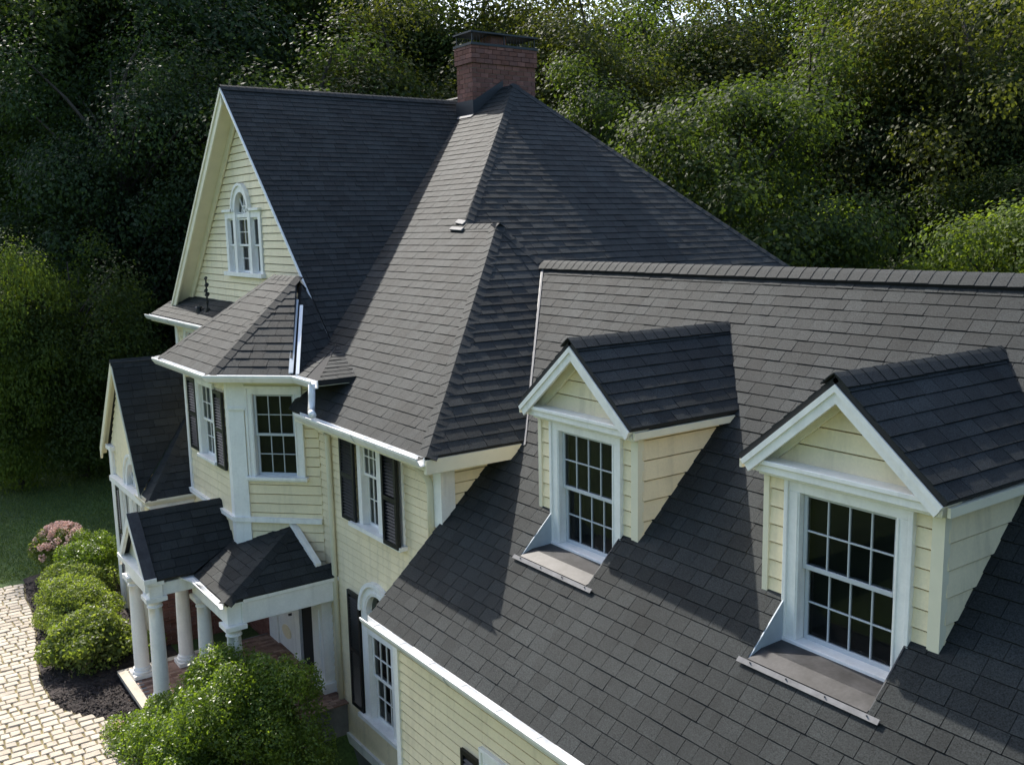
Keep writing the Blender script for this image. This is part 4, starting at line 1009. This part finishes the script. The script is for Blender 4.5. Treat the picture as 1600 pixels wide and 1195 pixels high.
# grass blades on the sunlit corner of the lawn
N_ = 60000; gx = rng.uniform(-34, -21.7, N_); gy = rng.uniform(1.5, 7.5, N_); keep = (gx < -22.05) | (gy > 4.6); keep &= ~((gx > -23) & (gy < 3.6) & (gx > -22.3)); gx, gy = gx[keep], gy[keep]
zz_ = np.array([gh(a, b) for a, b in zip(gx, gy)])
def quads_obj(name, P, A, B, mt, parent=None, shape=4):
    """leaf-shaped quads: centre P, half length A, half width B"""
    n = len(P); v = np.empty((n, 4, 3)); v[:, 0] = P-A; v[:, 1] = P+B-A*.05; v[:, 2] = P+A; v[:, 3] = P-B-A*.05
    me = bpy.data.meshes.new(name); me.vertices.add(n*4); me.loops.add(n*4); me.polygons.add(n)
    me.vertices.foreach_set('co', v.reshape(-1)); me.loops.foreach_set('vertex_index', np.arange(n*4, dtype=np.int32))
    me.polygons.foreach_set('loop_start', np.arange(0, n*4, 4, dtype=np.int32)); me.polygons.foreach_set('loop_total', np.full(n, 4, dtype=np.int32))
    me.update(); me.validate(); me.materials.append(mt)
    o = bpy.data.objects.new(name, me); put(o, parent); return o
n = len(gx); A = np.stack([rng.normal(0, .02, n), rng.normal(0, .02, n), rng.uniform(.02, .045, n)], 1); ang = rng.uniform(0, 6.28, n); B = np.stack([np.cos(ang), np.sin(ang), 0*ang], 1)*.007
o = quads_obj('grass', np.stack([gx, gy, zz_+OZ+.02], 1), A, B, M_BLADE); o['kind'] = 'stuff'; o['label'] = 'short lawn grass beyond the drive'

# ------------------------------------------------------------------ shrubs and trees
def leaf_cloud(centers, radii, per, size, asp=.5, up=.35, flat=.8, shell=.55):
    Ps = []; As = []; Bs = []
    for c, r in zip(centers, radii):
        n = int(per*(r[0]/radii[0][0])**2) if per else 0
        d = rng.normal(0, 1, (n, 3)); d /= np.linalg.norm(d, axis=1)[:, None]
        rad = shell+(1-shell)*rng.random(n)**.6
        rad *= rng.normal(1, .07, n)
        p = np.array(c)+d*rad[:, None]*np.array(r)
        nn = d*.8+rng.normal(0, .65, (n, 3)); nn[:, 2] += up; nn /= np.linalg.norm(nn, axis=1)[:, None]
        t = rng.normal(0, 1, (n, 3)); t -= (t*nn).sum(1)[:, None]*nn; t /= np.linalg.norm(t, axis=1)[:, None]
        b = np.cross(nn, t); s = size*rng.uniform(.6, 1.25, n)[:, None]
        Ps.append(p); As.append(t*s*.5); Bs.append(b*s*.5*asp)
    return np.concatenate(Ps), np.concatenate(As), np.concatenate(Bs)
def shrub(name, label, cat, loc, blobs, per, size, mt, asp=.5, group=None, stems=10, up=.35, shell=.6):
    z = gh(loc[0], loc[1]); t = thing(name, label, cat, (loc[0], loc[1], z), group)
    cs = [(loc[0]+b[0], loc[1]+b[1], z+b[2]+OZ) for b in blobs]; rs = [(b[3], b[4], b[5]) for b in blobs]
    P, A, B = leaf_cloud(cs, rs, per, size, asp, up, shell=shell)
    P[:, 2] = np.maximum(P[:, 2], z+OZ+.03)
    quads_obj('foliage', P, A, B, mt, t)
    mb = MB()
    for k in range(stems):
        c = cs[k % len(cs)]; r = rs[k % len(rs)]; e = (c[0]+random.uniform(-.6, .6)*r[0], c[1]+random.uniform(-.6, .6)*r[1], c[2]-OZ+random.uniform(0, .7)*r[2])
        mb.tube([(loc[0]+random.uniform(-.08, .08), loc[1]+random.uniform(-.08, .08), z-.03), ((loc[0]+e[0])/2, (loc[1]+e[1])/2, z+(e[2]-z)*.6), e], [.02, .014, .005], 5)
    mb.build('stem', M_BARK, t)
    return t
def lumps(base, n, r, sq=.8, rs=.32):
    """scatter small lobes over a large ellipsoid so the outline is uneven"""
    out = [base]
    for i in range(n):
        a = random.uniform(0, 6.283); e = random.uniform(-.1, 1.3); d = (math.cos(a)*math.cos(e), math.sin(a)*math.cos(e), math.sin(e))
        k = random.uniform(.7, 1.02); q = rs*random.uniform(.6, 1.3)
        out.append((base[0]+d[0]*base[3]*k, base[1]+d[1]*base[4]*k, base[2]+d[2]*base[5]*k, base[3]*q, base[4]*q, base[5]*q*1.1))
    return out
shrub('shrub', 'large bright green glossy shrub nearest the camera in front of the porch', 'shrub', (-12.75, 3.72),
      lumps((.22, .15, .98, 1.0, .82, .86), 48, .3)+lumps((-.55, -.4, .46, .85, .65, .56), 34, .3)+lumps((.72, .68, 1.16, .66, .56, .70), 30, .3)+lumps((1.25, .75, .58, .55, .5, .60), 22, .3)+lumps((-1.05, -.7, .26, .68, .55, .46), 24, .3)+lumps((.35, -.5, .5, .8, .5, .5), 20, .3), 7500, .052, M_BUSH, .5, stems=26)
HG = 'low shrubs in the bed along the drive'
shrub('shrub', 'rounded bright green shrub right beside the pink flowers', 'shrub', (-21.05, 3.85), lumps((0, 0, .45, .95, .6, .58), 30, .3), 5600, .05, M_BUSH, group=HG)
shrub('shrub', 'low olive green shrub just below the rounded bright shrub', 'shrub', (-20.25, 3.42), lumps((0, 0, .32, .85, .58, .40), 26, .3), 5000, .05, M_HEDGE, group=HG)
shrub('shrub', 'spreading pale green shrub in the middle of the drive bed', 'shrub', (-18.75, 3.12), lumps((0, 0, .36, 1.15, .68, .48), 34, .3), 6400, .05, M_HEDGE, group=HG)
shrub('shrub', 'leafy shrub with broad leaves lowest in the bed by the dark mulch', 'shrub', (-17.15, 2.98), lumps((0, 0, .32, .98, .62, .48), 30, .3), 3000, .075, M_HEDGE, .6, group=HG)
shrub('shrub', 'thin leggy plant standing in mulch against the house', 'shrub', (-19.9, 4.0), lumps((0, 0, .38, .24, .22, .36), 8, .3), 260, .06, M_HEDGE, group=HG, shell=.2)
shrub('shrub', 'small light green plant behind the left porch columns', 'shrub', (-16.45, 3.85), lumps((0, 0, .28, .28, .25, .26), 8, .3), 500, .06, M_BUSH, group=HG, shell=.3)
hy = shrub('flowering_shrub', 'pink flowering hydrangea at the edge of the lawn', 'flower bush', (-21.95, 3.5), lumps((0, 0, .5, .68, .55, .52), 18, .3), 1700, .07, M_HEDGE, .6)
zc = gh(-21.95, 3.5)
for k in range(62):
    a = random.uniform(0, 6.283); e = random.uniform(.05, 1.45); c = V((-21.95+.72*math.cos(a)*math.cos(e), 3.5+.58*math.sin(a)*math.cos(e), zc+.55+.58*math.sin(e)))
    P, A, B = leaf_cloud([(c.x, c.y, c.z+OZ)], [(.075, .075, .09)], 60, .042, .8, .2, shell=.5)
    quads_obj('flower_head', P, A, B, M_PETAL, hy)

# trees -------------------------------------------------------------------------------------------------
def crown_variant(seed, r, zlo, nc, per, size, droop=0., taper=.0, clump=.11, col_=False):
    """unit-height crown: lobes of leaf clumps around a leaning skeleton"""
    g_ = np.random.default_rng(seed); cs = []; rs = []
    while len(cs) < nc:
        d = g_.normal(0, 1, 3); d /= np.linalg.norm(d); k = g_.random()**.38
        zc_ = (1+zlo)/2; h = (1-zlo)/2
        p = np.array([d[0]*r*k, d[1]*r*k, zc_+d[2]*h*k*.94])
        t = (p[2]-zlo)/(1-zlo); lim = r*(1-taper*t)
        if math.hypot(p[0], p[1]) > lim: continue
        q = clump*g_.uniform(.55, 1.25); cs.append(p); rs.append((q, q, q*(.62 if not col_ else .9)))
    mean = clump*.9; Ps = []; As = []; Bs = []
    for c, q in zip(cs, rs):
        n = int(per*(q[0]/mean)**2); d = g_.normal(0, 1, (n, 3)); d /= np.linalg.norm(d, axis=1)[:, None]
        rad = g_.random(n)**.40*g_.normal(1, .13, n); p = c+d*rad[:, None]*np.array(q); p[:, 2] -= droop*np.hypot(p[:, 0]-c[0], p[:, 1]-c[1])
        nn = d*.8+(c-np.array([0, 0, .5]))/.35*.4+g_.normal(0, .5, (n, 3)); nn[:, 2] += .45; nn /= np.linalg.norm(nn, axis=1)[:, None]
        t = g_.normal(0, 1, (n, 3)); t -= (t*nn).sum(1)[:, None]*nn; t /= np.linalg.norm(t, axis=1)[:, None]
        b = np.cross(nn, t); s = size*g_.uniform(.6, 1.3, n)[:, None]; Ps.append(p); As.append(t*s*.5); Bs.append(b*s*.33)
    P, A, B = np.concatenate(Ps), np.concatenate(As), np.concatenate(Bs)
    o = quads_obj('crown', P, A, B, M_LEAF[0]); cm = o.data; bpy.data.objects.remove(o)
    mb = MB(); mb.tube([(0, 0, -.03), (.004, 0, .2), (-.004, .006, .45), (.004, 0, .66), (0, 0, .80)], [.018, .014, .011, .006, .002], 7)
    for c in cs[::2]:
        z0 = max(.12, c[2]-.16-.1*g_.random()); mb.tube([(0, 0, z0), tuple((np.array([0, 0, z0])+c)/2+np.array([0, 0, .015])), tuple(c)], [.006, .004, .0012], 4, False)
    me = bpy.data.meshes.new('trunk'); me.from_pydata(mb.v, [], mb.f); me.materials.append(M_BARK)
    return cm, me
VAR = [crown_variant(1, .26, .12, 90, 700, .0092, clump=.105), crown_variant(2, .22, .18, 80, 700, .0092, taper=.35, clump=.10), crown_variant(3, .30, .08, 95, 700, .0092, droop=.3, clump=.115),
       crown_variant(4, .36, .06, 95, 900, .0125, clump=.13), crown_variant(5, .44, .04, 80, 700, .0145, droop=.55, clump=.15), crown_variant(6, .24, .20, 85, 650, .009, taper=.55, clump=.10)]
CM = {}
def crown_mesh(v, li):
    if (v, li) not in CM:
        me = VAR[v][0].copy(); me.materials.clear(); me.materials.append(M_LEAF[li]); CM[(v, li)] = me
    return CM[(v, li)]
HZ = lambda pxx: 375.7-(pxx+277)*.0201
def tree(pxx, dist, top, v, li, label, name='deciduous_tree', group=None, wide=1., sink=0.):
    """stands at the given distance along the bearing of a frame column; its tip reaches the height that row has there"""
    d = CF*1512.59+CR*(pxx-800); d.z = 0; d.normalize()
    x, y = d.x*dist, d.y*dist; z = gh(x, y)-sink
    H = (HZ(pxx)-top)/1512.59*dist*(d.dot(V((CF.x, CF.y, 0)).normalized()))-z
    t = bpy.data.objects.new(name, None); t.empty_display_size = .5; col.objects.link(t); t.location = (x, y, z+OZ)
    t['label'] = label; t['category'] = 'tree'
    if group: t['group'] = group
    a = random.uniform(0, 6.28); S = (H*wide*random.uniform(.92, 1.08), H*wide*random.uniform(.92, 1.08), H)
    for nm, me in (('crown', crown_mesh(v, li)), ('trunk', VAR[v][1])):
        o = bpy.data.objects.new(nm, me); col.objects.link(o); o.parent = t; o.scale = S; o.rotation_euler = (0, 0, a)
    return t
tree(1135, 29, 118, 3, 1, 'rounded mid green tree just behind the sloping hip', wide=.92)
tree(1490, 36, -130, 2, 2, 'tall olive gold tree filling the upper right corner', wide=.95)
tree(1330, 30, 268, 4, 3, 'drooping light green tree over the right end of the wing ridge', wide=.9)
tree(1570, 26, 302, 3, 3, 'low bright green tree at the right edge above the ridge', wide=.9)
tree(18, 31, 300, 4, 3, 'yellow green young tree at the left edge', wide=.55)
tree(122, 31.5, 322, 4, 1, 'drooping mid green tree left of the gable', wide=.8)
tree(75, 37, 520, 3, 4, 'dark bushy tree low at the left edge above the lawn', wide=1.1)
tree(640, 40, 18, 0, 2, 'gold tinted tree left of the chimney', wide=1.)
tree(690, 46, -14, 0, 0, 'dark tree whose tip shows just left of the chimney cap', wide=1.1)
tree(742, 50, -45, 1, 1, 'narrow mid green tree whose tip shows over the chimney', wide=1.2)
tree(1065, 50, -28, 0, 0, 'dark tree standing high between olive tree and rounded tree', wide=1.1)
tree(1180, 50, -38, 0, 4, 'blue green tree standing high right above the rounded tree', wide=1.1)
tree(930, 41, -20, 0, 2, 'olive tree right behind the chimney', wide=1.)
WG = 'trees of the wood behind the house'
TONE = ['dark green', 'mid green', 'olive gold', 'bright green', 'blue green']
PLACE = [(0, 'beyond the left frame edge'), (90, 'at the left frame edge'), (180, 'over the low left gable'), (270, 'left of the big gable'), (360, 'directly over the gable peak'), (450, 'just right of the gable peak'), (540, 'over the middle of the gable ridge'), (630, 'over the right part of the gable ridge'), (720, 'close left of the chimney'), (810, 'directly behind the chimney'), (900, 'close right of the chimney'), (1000, 'over the upper sloping hip'), (1090, 'left of the rounded tree'), (1180, 'straight above the rounded tree'), (1280, 'right of the rounded tree'), (1370, 'between the rounded tree and the tall olive tree'), (1460, 'on the left side of the tall olive tree'), (1550, 'behind the tall olive tree'), (1640, 'at the right frame edge'), (9999, 'beyond the right frame edge')]
def place(p): return next(t for q, t in PLACE if p < q)
SUNGAP = lambda p: -400 < p <= 0
for p in range(-260, 1900, 90):
    if SUNGAP(p): continue
    if p < 480: top = -150-random.uniform(0, 60)
    elif p < 720: top = random.choice([-40, -12, -25])
    elif p < 980: top = random.uniform(-60, -10)
    elif p < 1200: top = random.uniform(-55, 0)
    else: top = random.uniform(-170, -90)
    li = random.choice([0, 0, 4, 1]) if p < 500 else random.choice([0, 1, 2, 4, 1])
    tree(p+40+random.uniform(-25, 25), random.uniform(44, 52), top, random.choice([0, 1, 2, 5, 0]), li, '%s tree of the back row %s' % (TONE[li], place(p+40)), group=WG, wide=random.uniform(.9, 1.1))
for p in range(-300, 1900, 150):
    if SUNGAP(p): continue
    if 480 < p < 720: top = random.uniform(60, 120)
    elif 720 <= p < 1200: top = random.uniform(60, 130)
    else: top = random.uniform(-60, 60)
    li = random.choice([0, 4, 0]) if p < 520 else random.choice([1, 0, 2, 1])
    tree(p+40+random.uniform(-25, 25), random.uniform(35, 40), top, random.choice([0, 1, 2, 5]), li, '%s tree of the nearer row %s' % (TONE[li], place(p+40)), group=WG, wide=random.uniform(.9, 1.15))
UP = ['well beyond the left frame edge', 'beyond the left frame edge', 'just outside the left frame edge', 'at the far left of the lawn', 'left of the small left gable', 'right behind the small left gable', 'behind the pent roof', 'against the foot of the big gable']
for k, p in enumerate(range(-250, 330, 75)):
    if SUNGAP(p): continue
    li = random.choice([0, 4])
    tree(p+random.uniform(-20, 20), random.uniform(38, 42), random.uniform(230, 420), random.choice([3, 4]), li, '%s undergrowth tree %s' % (TONE[li], UP[k]), group='undergrowth trees at the edge of the lawn', wide=1.)
MP = ['behind the upper hip edge', 'left under the rounded tree', 'right under the rounded tree', 'where the hip meets the wing ridge', 'right of the drooping light tree', 'left of the bright tree at the edge', 'behind the bright tree at the edge', 'outside the right frame edge']
for k, p in enumerate(range(1000, 1800, 110)):
    li = random.choice([0, 1])
    tree(p+random.uniform(-20, 20), random.uniform(33, 36), random.uniform(190, 300), random.choice([3, 4, 0]), li, '%s tree of middle height %s' % (TONE[li], MP[k]), group='middle height trees behind the wing', wide=1.)

for k, (x, y, top) in enumerate(((14, 14, 13), (20, 6, 15), (18, -3, 14), (10, 24, 16), (24, 16, 18), (26, -8, 17), (3, 30, 17), (15, 32, 19), (30, 4, 19), (22, 26, 19))):  # unseen rest of the wood, added to darken the light from the right
    z = gh(x, y); t = bpy.data.objects.new('deciduous_tree', None); col.objects.link(t); t.location = (x, y, z+OZ); t['label'] = 'tree of the wood beyond the right end of the wing'; t['category'] = 'tree'; t['group'] = 'trees beyond the right end of the wing'
    for nm, me in (('crown', crown_mesh(k % 3, k % 2)), ('trunk', VAR[k % 3][1])):
        o = bpy.data.objects.new(nm, me); col.objects.link(o); o.parent = t; o.scale = (top, top, top); o.rotation_euler = (0, 0, k)

for k in range(14):
    x = -64+k*8+random.uniform(-2, 2); y = -42+random.uniform(-6, 6); z = gh(x, y); top = random.uniform(13, 18); t = bpy.data.objects.new('deciduous_tree', None); col.objects.link(t); t.location = (x, y, z+OZ); t['label'] = 'tree across the front lawn opposite the house'; t['category'] = 'tree'; t['group'] = 'trees across the front lawn'
    for nm, me in (('crown', crown_mesh(k % 3, k % 2)), ('trunk', VAR[k % 3][1])):
        o = bpy.data.objects.new(nm, me); col.objects.link(o); o.parent = t; o.scale = (top, top, top); o.rotation_euler = (0, 0, k)
